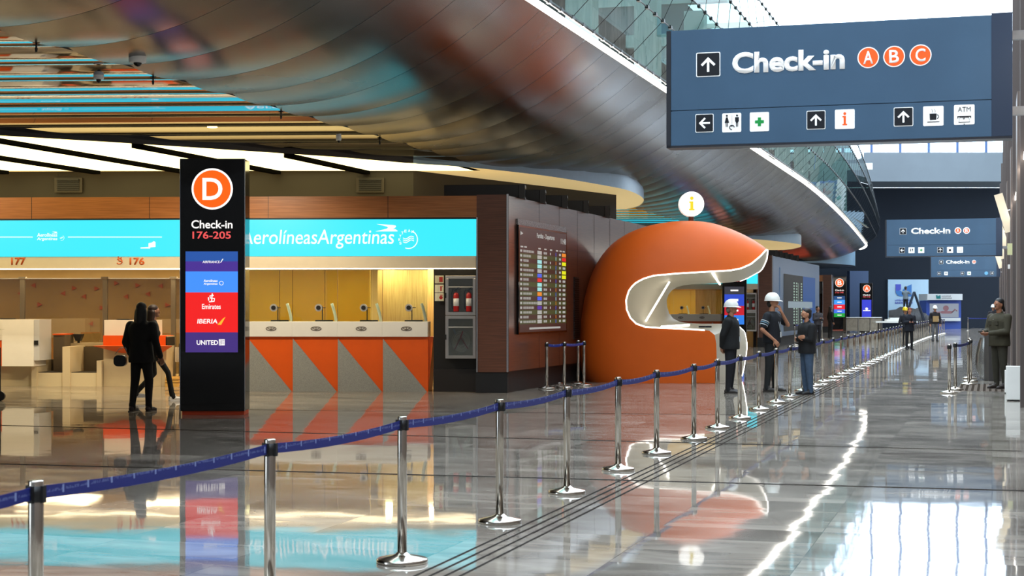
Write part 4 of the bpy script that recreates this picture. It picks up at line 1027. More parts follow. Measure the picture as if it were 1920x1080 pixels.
# ------------------------------------------------------------------ information kiosk
KY = 36.9; KD = 1.75
xk = lambda px: (px-960)/F*KY
zk = lambda py: CH+(HZ-py)/F*KY
out = [(1097,714),(1087,690),(1083,655),(1084,620),(1090,580),(1099,545),(1112,510),(1128,480),(1150,455),(1180,436),(1215,424),(1255,417),(1292,415),(1330,419),(1362,429),(1392,442),(1415,455),(1432,467),(1438,475),(1438,490),(1434,520),(1426,560),(1418,600),(1411,640),(1404,680),(1394,712)]
OX = xk(1265); pol = []
for px, py in out: pol.append((xk(px)-OX, max(0.0, zk(py))))
pol = [(pol[0][0],0.0)]+pol[1:-1]+[(pol[-1][0],0.0)]
angs = [math.atan2(z, x) for x, z in pol]; rads = [math.hypot(x, z) for x, z in pol]
def Rad(a):
    for i in range(len(angs)-1):
        if angs[i] >= a >= angs[i+1]:
            t = (angs[i]-a)/(angs[i]-angs[i+1]+1e-9); return rads[i]+(rads[i+1]-rads[i])*t
    return rads[0] if a > angs[0] else rads[-1]
def smoothR(a): return sum(Rad(min(PI, max(0, a+d*.02))) for d in (-1,0,1))/3
EXPN = 3.4
NA, NS = 72, 36
kb = MB(); vs = []; fs = []
for j in range(NS+1):
    s = -math.cos(PI*j/NS); f = max(.0, 1-abs(s)**EXPN)**(1/EXPN)
    if j in (0, NS): f = .02
    for i in range(NA+1):
        a = PI*i/NA; r = smoothR(a)*f; vs.append((OX+r*math.cos(a), KY+s*KD, r*math.sin(a) if 0 < i < NA else 0))
for j in range(NS):
    for i in range(NA): fs.append((j*(NA+1)+i, (j+1)*(NA+1)+i, (j+1)*(NA+1)+i+1, j*(NA+1)+i+1))
kb.add(vs, fs, 0, True)
for j in range(NS): kb.add([], [])
n1 = NA+1
kb.f.append([j*n1 for j in range(NS+1)]+[j*n1+NA for j in range(NS,-1,-1)]); kb.m.append(0); kb.sm.append(False)
kb.f.append(list(range(NA+1))); kb.m.append(0); kb.sm.append(False)
kb.f.append(list(reversed(range(NS*n1, NS*n1+NA+1)))); kb.m.append(0); kb.sm.append(False)
M_KO = mat('kiosk_orange', (214,94,26), .5, noise=.02, nscale=2, spec=.2); M_KW = mat('kiosk_inside_beige', (214,206,186), .5)
def finish(me):
    bm = bmesh.new(); bm.from_mesh(me); bmesh.ops.remove_doubles(bm, verts=bm.verts[:], dist=.0005); bmesh.ops.recalc_face_normals(bm, faces=bm.faces[:]); bm.to_mesh(me); bm.free()
FL = [(1560,440),(1500,441),(1452,456),(1437,468),(1425,481),(1408,495),(1390,503),(1370,507),(1335,509),(1300,511),(1260,513.5),(1225,517),(1205,523),(1188,533),(1178,547),(1174,563),(1175,580),(1182,596),(1193,607),(1210,613),(1240,615),(1270,616),(1305,618),(1330,620),(1340,628),(1343,645),(1344,680),(1342,735),(1450,735),(1560,735)]
BL = [(1560,500),(1500,501),(1450,503),(1432,506),(1418,512),(1402,521),(1390,526),(1375,529),(1350,531),(1325,532),(1300,533),(1282,535),(1268,539),(1259,545),(1253,553),(1250,563),(1251,575),(1255,588),(1262,597),(1274,603),(1292,606),(1315,607),(1340,607),(1365,607),(1383,610),(1396,622),(1402,650),(1398,712),(1450,716),(1560,716)]
YFr, YBk = KY-KD-.25, KY+KD+.25
def loft(n=16):
    L = []
    for q in range(n+1):
        t = q/n; Y = YFr+(YBk-YFr)*t; t2 = max(0, min(1, (t-.3)/.4)); t2 = t2*t2*(3-2*t2)
        L.append([Vector((((a[0]*(1-t2)+b_[0]*t2)-960)/F*Y, Y, CH+(HZ-(a[1]*(1-t2)+b_[1]*t2))/F*Y)) for a, b_ in zip(FL, BL)])
    return L
LF = loft(); cb_ = MB(); nF = len(FL)
cvs = [p for l in LF for p in l]; cfs = []
for q in range(len(LF)-1):
    for i in range(nF): cfs.append((q*nF+i, q*nF+(i+1)%nF, (q+1)*nF+(i+1)%nF, (q+1)*nF+i))
cfs.append(tuple(reversed(range(nF)))); cfs.append(tuple((len(LF)-1)*nF+i for i in range(nF)))
cb_.add(cvs, cfs, 1, True)
kme = kb.mesh('kiosk', [M_KO, M_KW]); cme = cb_.mesh('cut', [M_KO, M_KW]); finish(kme); finish(cme)
ko = bpy.data.objects.new('kiosk_tmp', kme); co = bpy.data.objects.new('cut_tmp', cme); COL.objects.link(ko); COL.objects.link(co)
md = ko.modifiers.new('b', 'BOOLEAN'); md.object = co; md.operation = 'DIFFERENCE'; md.solver = 'EXACT'
dg = bpy.context.evaluated_depsgraph_get(); res = bpy.data.meshes.new_from_object(ko.evaluated_get(dg))
bpy.data.objects.remove(ko); bpy.data.objects.remove(co)
kio = thing('information_kiosk', 'big rounded orange information kiosk with lit mouth-like opening beside the brown wall', 'kiosk', (OX,KY,0))
res.name = 'shell'; so_ = bpy.data.objects.new('shell', res); COL.objects.link(so_); so_.parent = kio; so_.location = (-OX,-KY,0)
print('KIOSK polys', len(res.polygons))
bm = bmesh.new(); bm.from_mesh(res)
for e in bm.edges:
    if len(e.link_faces) == 2 and (e.link_faces[0].material_index != e.link_faces[1].material_index or e.calc_face_angle(0) > .6): e.smooth = False
bm.to_mesh(res)
M_KLED = glow('kiosk_led', (255,250,240), 3.5)
# led tube along the front cut edge: boundary between material 0 and 1
ebs = [e for e in bm.edges if len(e.link_faces) == 2 and e.link_faces[0].material_index != e.link_faces[1].material_index]
segs = {}
for e in ebs:
    a, b_ = e.verts
    segs.setdefault(a.index, []).append(b_.index); segs.setdefault(b_.index, []).append(a.index)
bm.verts.ensure_lookup_table(); co_ = {v.index: v.co.copy() for v in bm.verts}; bm.free()
def keep(p): return p.z > .06 and ((p.y < KY+.15 and not (p.x > xk(1322)*p.y/KY and p.z < 1.25)) or p.x > xk(1381)*p.y/KY)
segs = {k: [q for q in v if keep(co_[q])] for k, v in segs.items() if keep(co_[k])}
led = MB(); seen = set()
for e0 in sorted(segs, key=lambda k: len(segs[k])):
    if e0 in seen: continue
    chain = [e0]; seen.add(e0); cur = e0
    while True:
        nx = [q for q in segs[cur] if q not in seen]
        if not nx: break
        cur = nx[0]; seen.add(cur); chain.append(cur)
    P_ = [co_[q] for q in chain]
    Q_ = [P_[0]]
    for p_ in P_[1:]:
        if (p_-Q_[-1]).length > .05: Q_.append(p_)
    if len(Q_) > 4:
        closed = (Q_[0]-Q_[-1]).length < .4
        if closed:
            Q_ = [(Q_[i-1]+Q_[i]*2+Q_[(i+1)%len(Q_)])/4 for i in range(len(Q_))]
        if min(p_.z for p_ in Q_) < .05 and False: pass
        led.path(Q_, .016, 6, closed=closed)
o = led.obj('edge_light', M_KLED, kio); o.location = (-OX,-KY,0)
# inner diagonal lights
def lp(i, t): # point on the cut wall
    q = t*16; a = int(q); f = q-a; return LF[a][i].lerp(LF[min(a+1,16)][i], f)
for pts_ in ([lp(11,.50)+Vector((.02,0,-.03)), lp(18,.42)+Vector((.03,0,.03))], [lp(8,.35)+Vector((0,0,-.03)), lp(8,.7)+Vector((0,0,-.03))], [lp(20,.30)+Vector((0,0,.03)), lp(21,.5)+Vector((0,0,.03))]):
    ib = MB(); ib.path(pts_, .022, 6); o = ib.obj('inner_light', M_KLED, kio); o.location = (-OX,-KY,0)
# info globe sign
g = thing('information_sign', 'round white glowing information sign on a short post atop the orange kiosk', 'sign', (xk(1294),KY-.2,zk(415)-.02))
b = MB(); b.tube((0,0,-.15),(0,0,.16),.06,.06,14); b.obj('post', mat('brown_post', (96,60,48), .4), g)
b = MB(); b.tube((0,-.12,.4),(0,.12,.4),.285,.285,40); b.obj('drum', mat('drum_side', (232,232,226), .4, emit=(255,250,240), es=.6), g, bevel=.01)
b = MB(); b.tube((0,-.13,.4),(0,-.122,.4),.28,.28,40); b.obj('face', glow('info_white', (255,254,248), 1.6), g)
b = MB(); b.prism(disc(0,.53,.042,18), -.14,-.132); b.prism([(-.06,.46),(.035,.46),(.035,.29),(.065,.29),(.065,.25),(-.065,.25),(-.065,.29),(-.035,.29),(-.035,.42),(-.06,.42)], -.14,-.132); b.obj('information_symbol', glow('info_yellow', (236,210,20), 1.0), g)
# kiosk counter objects
for px in (1316,1328):
    p = at(px, 613, KY-.6); p.z = zk(612)-.02
    tag(MB().box(-.07,.07,-.05,.05,0,.04).obj('desk_device', M_BLK, None, p), 'small black device on the kiosk counter ledge, %s one' % ('left' if px < 1320 else 'right'), 'device', 'devices on the kiosk ledge')

# ------------------------------------------------------------------ ceiling devices
def dome(px, py, r, lab):
    p = atz(px, py, 4.86); 
    u = p.x*CS-p.y*SN; zz = max(4.885, vz(u)-.01) if u > CR0 else 4.885
    p = atz(px, py, zz-.08)
    t = thing('dome_camera', lab, 'camera', (p.x,p.y,zz), 0, 'dome cameras on the metal ceiling')
    b = MB(); b.lathe([(.001,.02),(r*.9,.02),(r,-.0),(r,-.07),(r*.9,-.085),(.001,-.085)], 20); b.obj('housing', M_WHITE, t)
    b = MB(); b.ell((0,0,-.085),(r*.5,r*.5,.05),12); b.obj('lens', M_BLACK, t)
dome(258,117,.11,'white dome camera on the metal ceiling, at the crease near the totem'); dome(185,148,.07,'small white dome detector on the striped metal ceiling'); dome(635,263,.05,'small white detector at the lower edge of the metal ceiling')
def sprink(px, py, lab):
    p = atz(px, py, 4.85); t = thing('sprinkler', lab, 'sprinkler', (p.x,p.y,4.885), 0, 'ceiling sprinklers')
    b = MB(); b.tube((0,0,.01),(0,0,-.08),.012,.012,8); b.lathe([(.001,0),(.045,0),(.045,.008),(.001,.008)],12,(0,0,-.05)); b.tube((0,0,-.08),(0,0,-.13),.02,.012,8); b.obj('head', M_BLK, t)
for q in ((68,83,'black sprinkler head at the far left of the metal ceiling'),(287,146,'black sprinkler head on the metal ceiling right of the dome camera'),(527,212,'black sprinkler head on the metal ceiling above the cyan banner'),(712,262,'sprinkler head near the lower rim of the vault, right of the banner name')): sprink(*q)
for xy, e_ in (((-5.3,28.2),520),((-11.5,28.9),520)):  # second spot is added out of view to brighten the counter fronts
    ld = bpy.data.lights.new('ceiling_spot_and_fill', 'SPOT'); ld.energy = e_*1.6; ld.color = (1,.86,.64); ld.spot_size = 2.3; ld.spot_blend = .6; ld.shadow_soft_size = .09
    lo_ = bpy.data.objects.new('ceiling_spot_and_fill', ld); COL.objects.link(lo_); lo_.location = (xy[0], xy[1], 4.83); lo_.rotation_euler = (.35,0,0)
p = atz(398,237,4.88); tag(MB().lathe([(.001,0),(.09,0),(.09,.006),(.001,.006)],20).obj('ceiling_spotlight', glow('warm_spot',(255,226,170),6), None, (p.x,p.y,4.86)), 'flat round warm spotlight in the striped metal ceiling', 'lamp')

# ------------------------------------------------------------------ right wall fittings
for i, (v, z0, z1, du) in enumerate(((29,3.85,4.0,0),(44,3.0,4.3,0),(56,3.0,4.2,0),(68,3.0,4.2,0),(84,3.0,4.2,0))):
    if i == 0: continue
    p = H(.40, v, 0); t = thing('tilted_panel', 'slanted cream advertising fin leaning from the right wall, %s from the front' % ['','nearest','second','third','fourth'][i], 'panel', p, -TH, 'slanted cream fins on the right wall')
    b = MB(); b.box(-.11,.11,-.02,.02,-.52,.52, 0, Matrix.Translation((-.1,0,4.15))@Matrix.Rotation(-.28,4,'Y')); b.obj('fin', M_CREAM, t)
    b = MB(); b.tube((-.1,.03,4.2),(.22,.03,4.25),.02,.02,8); b.obj('bracket', M_STEEL, t)
p = H(.43,38,0); t = thing('extinguisher_sign', 'pale square sign with red extinguisher pictogram on the right wall', 'sign', at(1905,467,38.5), -TH)
b = MB(); b.box(-.2,.2,-.01,.01,-.14,.14); b.obj('plate', mat('lum_green', (216,214,160), .5), t); b = MB(); b.prism([(-.03,-.09),(.03,-.09),(.03,.04),(.0,.07),(-.03,.04)], -.015,-.01); b.box(-.02,.09,-.015,-.01,.06,.09); b.obj('pictogram', MRED, t)
for i, (px, py, w, h) in enumerate(((1905,726,.30,.62),(1896,712,.2,.45))):
    p = gr(px, 752 if i == 0 else 738); t = thing('white_bollard', 'low white glowing box at the foot of the right wall, %s one' % ('nearer, right' if i == 0 else 'farther, left'), 'box', p, -TH, 'white boxes at the right wall foot')
    b = MB(); b.box(-w/2-.02,w/2-.06,0,.2,0.02,h); b.obj('body', M_WHITE, t, bevel=.01); b = MB(); b.box(-w/2,w/2-.08,.02,.18,0,.02); b.obj('foot', M_BLK, t)
b = MB()
for k in range(10): b.box(-.55+.115*k,-.50+.115*k,-1.5,1.5,0,.008)
t = thing('tactile_mat', 'ribbed dark floor mat in front of the person in olive overalls', 'mat', gr(1852,727), -TH); b.obj('rib', mat('mat_rib', (60,52,46), .95, spec=0), t)
b = MB(); b.box(-.57,.57,-1.52,1.52,0,.003); b.obj('backing', mat('mat_back', (104,94,86), .95, spec=0), t)
for i, (px, py, Yd) in enumerate(((1893,500,45),(1899,497,44))):
    t = thing('wall_camera', 'small white box camera bracketed to the right wall, %s one' % ('left','right')[i], 'camera', at(px, py, Yd), -TH, 'box cameras on the right wall'); b = MB(); b.box(-.05,.05,-.12,.1,-.06,.06); b.obj('housing', M_WHITE, t); b = MB(); b.tube((.03,0,0),(.22,0,-.04),.015,.015,8); b.obj('bracket', M_WHITE, t)

# ------------------------------------------------------------------ far end
M_BB = mat('billboard_sky', (138,164,184), .5, c2=(156,180,196), nscale=.3)
t = thing('billboard', 'large pale blue billboard with blue ua logo on the dark far wall', 'billboard', at(1703,615,YF-.2)*Vector((1,1,0)))
X = lambda px: (px-1703)/F*(YF-.3); Z = lambda py: CH+(HZ-py)/F*(YF-.3)
b = MB(); b.box(X(1665),X(1741),0,.2,Z(602),Z(524)); b.obj('panel', M_BB, t)
b = MB(); b.prism([(X(1666),Z(601)),(X(1740),Z(601)),(X(1740),Z(577)),(X(1728),Z(574)),(X(1716),Z(579)),(X(1700),Z(576)),(X(1688),Z(575)),(X(1680),Z(580)),(X(1666),Z(582))], -.03,-.01); b.obj('rock_image', mat('rock_print', (64,62,62), .7, noise=.5, nscale=.8), t)
M_UA = mat('logo_blue', (42,98,158), .5); M_UA2 = mat('logo_violet', (58,66,160), .5)
b = MB()
def band(mb, pts, w, y=-.05): mb.path([(X(a), y, Z(c_)) for a, c_ in pts], w/F*YF*.5, 8)
b.prism([(X(1679),Z(533)),(X(1689),Z(533)),(X(1689),Z(543)),(X(1679),Z(549))], -.05,-.02); b.obj('logo_stroke', M_UA2, t)
b = MB(); b.prism([(X(a),Z(c_)) for a, c_ in ((1679,545),(1689,545),(1691,548),(1693,543),(1700,537),(1709,533),(1709,543),(1701,547),(1696,554),(1690,556),(1683,554),(1680,550))], -.06,-.02); b.prism([(X(1701),Z(545)),(X(1709),Z(543)),(X(1709),Z(556)),(X(1701),Z(556))], -.05,-.02); b.obj('logo', M_UA, t)
text('universal', X(1678),X(1706),Z(564.5),Z(560), -.03, M_UA2, t, bold=.01); text('assistance', X(1678),X(1711),Z(569.5),Z(565), -.03, M_UA2, t, bold=.016)
# assistance kiosk
YK = 124.0; t = thing('assistance_kiosk', 'blue assistance booth with white ua header at the far end of the hall', 'kiosk', Vector(((1771-960)/F*YK, YK, 0)))
X = lambda px: (px-1771)/F*YK; Z = lambda py: CH+(HZ-py)/F*YK
b = MB(); b.box(X(1739),X(1804),.3,2.5,0,Z(563)); b.obj('body', mat('booth_blue', (36,62,134), .5), t)
b = MB(); b.box(X(1738),X(1804),-.1,2.5,Z(562.5),Z(551)); b.obj('header', mat('booth_header', (176,178,178), .6), t)
b = MB(); b.box(X(1745),X(1799),.22,.3,Z(595),Z(569)); b.obj('back_screen', glow('booth_screen', (140,150,165), .8), t)
b = MB(); b.prism(disc(X(1775),Z(578),.22,20), .19,.22); b.prism(rrect(X(1766),X(1786),Z(588),Z(583),.05), .19,.22); b.path([(X(1750),.2,Z(585)),(X(1760),.2,Z(586)),(X(1766),.2,Z(585))], .06, 6); b.path([(X(1786),.2,Z(586)),(X(1792),.2,Z(580)),(X(1796),.2,Z(583))], .05, 6); b.obj('print', mat('booth_print', (120,80,84), .6), t)
b = MB(); b.box(X(1760),X(1801),.0,.3,Z(602),Z(596)); b.obj('counter', MC['booth_header'], t)
text('universal', X(1765),X(1782),Z(556.3),Z(553.5), -.1, M_SK, t, bold=.01); text('assistance', X(1765),X(1784),Z(560),Z(557), -.1, M_SK, t, bold=.01)
b = MB(); b.prism([(X(a),Z(c_)) for a, c_ in ((1754,553.5),(1757,553.5),(1757.5,557),(1759,554.5),(1762.5,553.5),(1763,560),(1755,560))], -.14,-.1); b.obj('logo', mat('logo_teal', (14,100,100), .5), t)
# ladder
Yl = 108.0; Lx = lambda px: (px-960)/F*Yl; Lz = lambda py: CH+(HZ-py)/F*Yl
lad = thing('step_ladder', 'dark A-frame step ladder in front of the billboard', 'ladder', Vector((Lx(1714), Yl, 0)))
b = MB()
for dy in (-.25,.25):
    b.tube((-.9,dy,0),(0,dy*.5,Lz(547)),.05,.05,8); b.tube((.95,dy,0),(.0,dy*.5,Lz(547)),.05,.05,8)
b.obj('rail', mat('ladder_blue', (44,54,70), .5), lad)
b = MB()
for k in range(8):
    f = k/9+.06; b.tube((-.9*(1-f),-.25*(1-f*.5),Lz(547)*f),(-.9*(1-f),.25*(1-f*.5),Lz(547)*f),.025,.025,6)
b.obj('rung', MC['ladder_blue'], lad)
# tarp heap, table, crates
def heap(name, px, py, w, h, d, col, lab, cat):
    p = gr(px, py); b = MB(); n = 22; m_ = 12; vs = []
    rr = random.Random(px)
    for j in range(m_+1):
        for i in range(n+1):
            x = -w/2+w*i/n; y = -d/2+d*j/m_; f = max(0, 1-(2*x/w)**2)*max(0, 1-(2*y/d)**2); vs.append((x, y, h*math.sqrt(f)*(.75+.25*rr.random())))
    b.add(vs, [(j*(n+1)+i, j*(n+1)+i+1, (j+1)*(n+1)+i+1, (j+1)*(n+1)+i) for j in range(m_) for i in range(n)], 0, True)
    return tag(b.obj(name, mat(name+'_m', col, .7, noise=.3, nscale=2), None, p), lab, cat)
heap('covered_pile', 1722, 622, 2.4, 1.5, 1.5, (34,34,38), 'dark covered pile of material behind the row of stanchions', 'pile')
t = thing('work_table', 'white work table with papers under the billboard', 'table', gr(1678,636)); s_ = gr(1678,636).y/F
b = MB(); b.box(-1.1,1.1,-.4,.4,.86,.95); b.obj('tabletop', M_WHITE, t)
for sx in (-.8,.8):
    for sy in (-.3,.3): MB().box(sx-.04,sx+.04,sy-.04,sy+.04,0,.86).obj('leg', mat('table_leg', (90,84,76), .5), t)
tag(MB().box(-.5,.3,-.25,.2,0,.10).box(-.3,.5,-.2,.25,.10,.18).obj('paper_stack', M_WHITE, None, gr(1678,636)+Vector((0,0,.95))), 'stack of white papers on the work table under the billboard', 'papers')
p = gr(1617,623); t = thing('wire_crate', 'pale wire-mesh crate near the far blue column', 'crate', p)
b = MB(); b.box(-1.2,1.2,-.5,.5,.1,.98); b.obj('panel', mat('crate_beige', (150,140,124), .6, noise=.15, nscale=6), t)
b = MB()
for x in (-1.2,-.4,.4,1.2): b.tube((x,-.52,0),(x,-.52,1.02),.03,.03,6)
b.tube((-1.2,-.52,1.0),(1.2,-.52,1.0),.03,.03,6); b.obj('frame', M_STEEL, t)
cb2 = MB(); p = Vector(((1605-960)/F*128,128,0)); cb2.box(-.5,1.0,0,1,0,4.6,0,Matrix.Translation(p)); struct(cb2.obj('wall_far_column', mat('blue_column', (56,74,104), .5)))

# left-edge trolley with plant
p = gr(-6,752); t = thing('luggage_trolley', 'black luggage trolley cut by the left edge', 'trolley', p)
b = MB(); b.tube((.05,0,.08),(.05,0,.95),.022,.022,8); b.tube((-.25,0,.95),(.05,0,.95),.022,.022,8)
for k in range(6): b.tube((-.3,0,.2+.12*k),(.05,0,.2+.12*k),.012,.012,6)
b.obj('frame', M_BLK, t)
b = MB(); b.tube((.06,-.03,.09),(.06,.03,.09),.09,.09,16); b.obj('wheel', M_BLK, t)
pt = thing('potted_plant', 'leafy plant with pointed green and orange leaves on the trolley at the left edge', 'plant', p+Vector((-.1,0,.95)))
b = MB(); b.lathe([(.001,0),(.07,0),(.1,.12),(.001,.12)], 14); b.obj('pot', M_BLK, pt)
b = MB()
for k in range(14):
    a = random.uniform(-.6,.6)+(0 if k % 2 else PI); L_ = random.uniform(.2,.34); d = Vector((math.cos(a), math.sin(a)*.6, 0)); n_ = Vector((-d.y,d.x,0)); q = Vector((0,0,.12)); h = random.uniform(.04,.2)
    P_ = [q+n_*.01, q-n_*.01, q+d*L_*.5-n_*.035+Vector((0,0,h)), q+d*L_*.5+n_*.035+Vector((0,0,h)), q+d*L_+Vector((0,0,h*1.1))]
    b.add(P_, [(0,1,2,3),(3,2,4)], 0 if k % 3 else 1)
b.obj('leaf', [mat('leaf_green', (70,104,40), .5), mat('leaf_orange', (190,110,40), .5)], pt)

# ------------------------------------------------------------------ people
def remesh(mb, name, m, vox, parent, smooth=3, n=.5):
    me = mb.mesh(name, m); o = bpy.data.objects.new('tmp', me); COL.objects.link(o)
    r = o.modifiers.new('r', 'REMESH'); r.mode = 'VOXEL'; r.voxel_size = vox; r.use_smooth_shade = True
    s = o.modifiers.new('s', 'SMOOTH'); s.iterations = smooth; s.factor = n
    dg = bpy.context.evaluated_depsgraph_get(); me2 = bpy.data.meshes.new_from_object(o.evaluated_get(dg)); bpy.data.objects.remove(o)
    me2.materials.clear(); me2.materials.append(m); me2.name = name
    me2.polygons.foreach_set('use_smooth', [True]*len(me2.polygons))
    o = bpy.data.objects.new(name, me2); COL.objects.link(o); o.parent = parent; return o
def hand(mb, w, d, nrm, side, curl=.5, s=1.0):
    w = Vector(w); d = Vector(d).normalized(); nrm = Vector(nrm); nrm = (nrm-d*nrm.dot(d)).normalized(); lat = d.cross(nrm)*side
    c = w+d*.05*s
    for q in (-.028,-.01,.01,.028): mb.caps(w+lat*q*.6*s, w+d*.085*s+lat*q*s, .016*s, .013*s, 8)
    for q, L in ((-.032,.062),(-.011,.076),(.011,.08),(.032,.07)):
        k0 = w+d*.088*s+lat*q*s; d1 = (d+nrm*curl*.7).normalized(); d2 = (d+nrm*curl*2).normalized(); k1 = k0+d1*L*.55*s; k2 = k1+d2*L*.5*s
        mb.caps(k0,k1,.0095*s,.009*s,8); mb.caps(k1,k2,.009*s,.0075*s,8)
    t0 = w+d*.03*s+lat*.03*s; t1 = t0+(d*.6+lat*.8+nrm*.3).normalized()*.04*s; t2 = t1+(d*.9+lat*.2+nrm*.4*curl).normalized()*.035*s
    mb.caps(t0,t1,.013*s,.011*s,8); mb.caps(t1,t2,.011*s,.009*s,8)
def person(loc, rz, Hh, label, top, trou, shoe, skin=(176,122,92), hair=(24,18,15), hat=None, female=False, longhair=0, sleeve='long', jacket_len=.0,
           armR=None, armL=None, feetR=None, feetL=None, handd=None, vox=.012, bulk=1.0, lean=0, headturn=0, headtilt=0, collar=None, beard=None, coat=False, name='person', zoff=0, extras=None):
    S = Hh/1.75; t = thing('person', label, 'person', Vector(loc)+Vector((0,0,zoff)), rz); t.scale = (S,S,S)
    bw = bulk*(.9 if female else 1.0)
    sh = .195*bw if female else .215*bw
    armR = armR or ((-sh-.05,.02,1.13),(-sh-.04,-.05,.88)); armL = armL or ((sh+.05,.02,1.13),(sh+.04,-.05,.88))
    feetR = feetR or ((-.105,-.0,.50),(-.11,.03,.085)); feetL = feetL or ((.105,-.0,.50),(.11,.03,.085))
    SKm = mat('skin_%d_%d_%d' % skin, skin, .5); TOP = mat('cloth_%d_%d_%d' % top, top, .85, noise=.12, nscale=14, bump=.3); TR = mat('cloth_%d_%d_%d' % trou, trou, .85, noise=.12, nscale=14, bump=.3); SHm = mat('shoe_%d_%d_%d' % shoe, shoe, .6); HR = mat('hair_%d_%d_%d' % hair, hair, .6, noise=.3, nscale=60, stretch=(1,1,.1))
    HM = Matrix.Translation((0,lean*-.0-.01,1.52))@Matrix.Rotation(headturn,4,'Z')@Matrix.Rotation(headtilt,4,'X')@Matrix.Translation((0,0,-1.52))
    def tp(p): return HM@Vector(p)
    # body
    b = MB()
    b.caps((0,.0,1.40),(0,-.01,1.54),.058,.054); 
    b.ell((0,-.012,1.645),(.074,.094,.106),16,0,HM); b.ell((0,-.045,1.585),(.052,.056,.054),12,0,HM)
    b.ell((0,-.104,1.628),(.013,.02,.026),8,0,HM); b.ell((0,-.098,1.583),(.024,.012,.010),8,0,HM); b.ell((0,-.092,1.553),(.02,.016,.014),8,0,HM)
    b.ell((-.03,-.092,1.662),(.024,.012,.009),8,0,HM); b.ell((.03,-.092,1.662),(.024,.012,.009),8,0,HM)
    for q in (-1,1): b.ell((q*.077,.002,1.63),(.009,.02,.032),8,0,HM)
    b.ell((0,0,1.26),(.13*bw,.09*bw,.18)); b.ell((0,0,1.0),(.125*bw,.085*bw,.16)); b.caps((-sh+.07,0,1.385),(sh-.07,0,1.385),.045,.045)
    for sd, (el, wr), (kn, an) in ((-1,armR,feetR),(1,armL,feetL)):
        b.caps((sd*(sh-.04),0,1.38),el,.042,.038 if sleeve != 'long' else .03,10); b.caps(el,wr,.039 if sleeve != 'long' else .03,.026,10)
        hd = (Vector(wr)-Vector(el)).normalized(); dd = handd.get(sd) if handd else None
        hand(b, wr, dd[0] if dd else hd, dd[1] if dd else (-sd*.7,-.7,0), sd*(1), dd[2] if dd else .45)
        b.caps((sd*.085,0,.92),kn,.055*bw,.036,12); b.caps(kn,an,.034,.030,12); b.caps(an,(an[0],an[1]-.1,an[2]-.05),.03,.026,8)
    remesh(b, 'body', SKm, vox*.62, t, 2)
    # top
    b = MB(); e = .018 if not coat else .03; lo = .90-jacket_len
    q = bw*(1.0 if not female else .97); wst = .150 if not female else .135
    rings = [(lo-.01,.168,.118),(lo+.05,.170,.122),(1.02,(wst+.165)/2,.116+.02*(bulk-1)),(1.12,wst+.004,.114+.04*(bulk-1)),(1.22,.166,.118),(1.31,.180,.118),(1.37,.178,.105),(1.41,.15,.088),(1.445,.09,.07),(1.47,.062,.06)]
    vs = []; n = 24
    for z, rx, ry in rings:
        for j in range(n):
            a = 2*PI*j/n; cc, ss = math.cos(a), math.sin(a)
            vs.append(((rx*q+e)*math.copysign(abs(cc)**.85,cc), (ry*q+e)*math.copysign(abs(ss)**.85,ss), z))
    b.add(vs, [(i*n+j, i*n+(j+1)%n, (i+1)*n+(j+1)%n, (i+1)*n+j) for i in range(len(rings)-1) for j in range(n)]+[tuple(reversed(range(n))), tuple((len(rings)-1)*n+j for j in range(n))], 0, True)
    b.caps((-sh+.06,0,1.385),(sh-.06,0,1.385),.058+e*.5,.058+e*.5)
    if female: b.ell((0,-.06,1.24),(.12,.075,.08))
    if sleeve == 'long' or coat: b.caps((0,.012,1.43),(0,.012,1.475),.072,.064)
    for sd, (el, wr) in ((-1,armR),(1,armL)):
        el_, wr_ = Vector(el), Vector(wr)
        if sleeve == 'long': b.caps((sd*(sh-.025),0,1.385),el,.062*bw+e*.5,.05+e*.4,12); b.caps(el,el_.lerp(wr_,.93),.05+e*.4,.038+e*.4,12)
        else: s_ = Vector((sd*(sh-.025),0,1.385)); b.caps(s_, s_.lerp(el_,.72), .062*bw+e*.4,.056+e*.4,12)
    topo = remesh(b, 'jacket' if sleeve == 'long' else 'shirt', TOP, vox, t, 4)
    # trousers
    b = MB(); b.ell((0,0,.94),(.162*bw,.118*bw,.12))
    for sd, (kn, an) in ((-1,feetR),(1,feetL)):
        kn_, an_ = Vector(kn), Vector(an); b.caps((sd*.082,0,.9),kn,.092*bw,.066*bw,14); b.caps(kn,an_+Vector((0,0,.0)),.066*bw,.05,14)
        b.caps(an_+Vector((0,0,.03)),an_+Vector((0,-.01,-.02)),.055,.056,12)
    remesh(b, 'trousers', TR, vox, t, 3)
    for sd, (kn, an) in ((-1,feetR),(1,feetL)):
        an_ = Vector(an); lz = an_.z-.085; b = MB()
        b.caps((an_.x,an_.y+.03,lz+.045),(an_.x+sd*.012,an_.y-.15,lz+.035),.044,.036,12); b.caps((an_.x,an_.y+.02,lz+.06),(an_.x,an_.y-.03,lz+.085),.044,.042,12); b.ell((an_.x+sd*.015,an_.y-.17,lz+.03),(.042,.05,.028))
        so = remesh(b, 'shoe', SHm, .009, t, 2)
        s2 = MB(); s2.prism(rrect(-.043,.043,-.22,.075,.04), 0, .018, 0, Matrix.Translation((an_.x+sd*.008,an_.y,lz))@Matrix(((1,0,0,0),(0,0,1,0),(0,1,0,0),(0,0,0,1)))); s2.obj('sole', mat('sole_dark', (60,54,50), .6) if max(shoe) < 120 else M_WHITE, so)
    # hair
    b = MB()
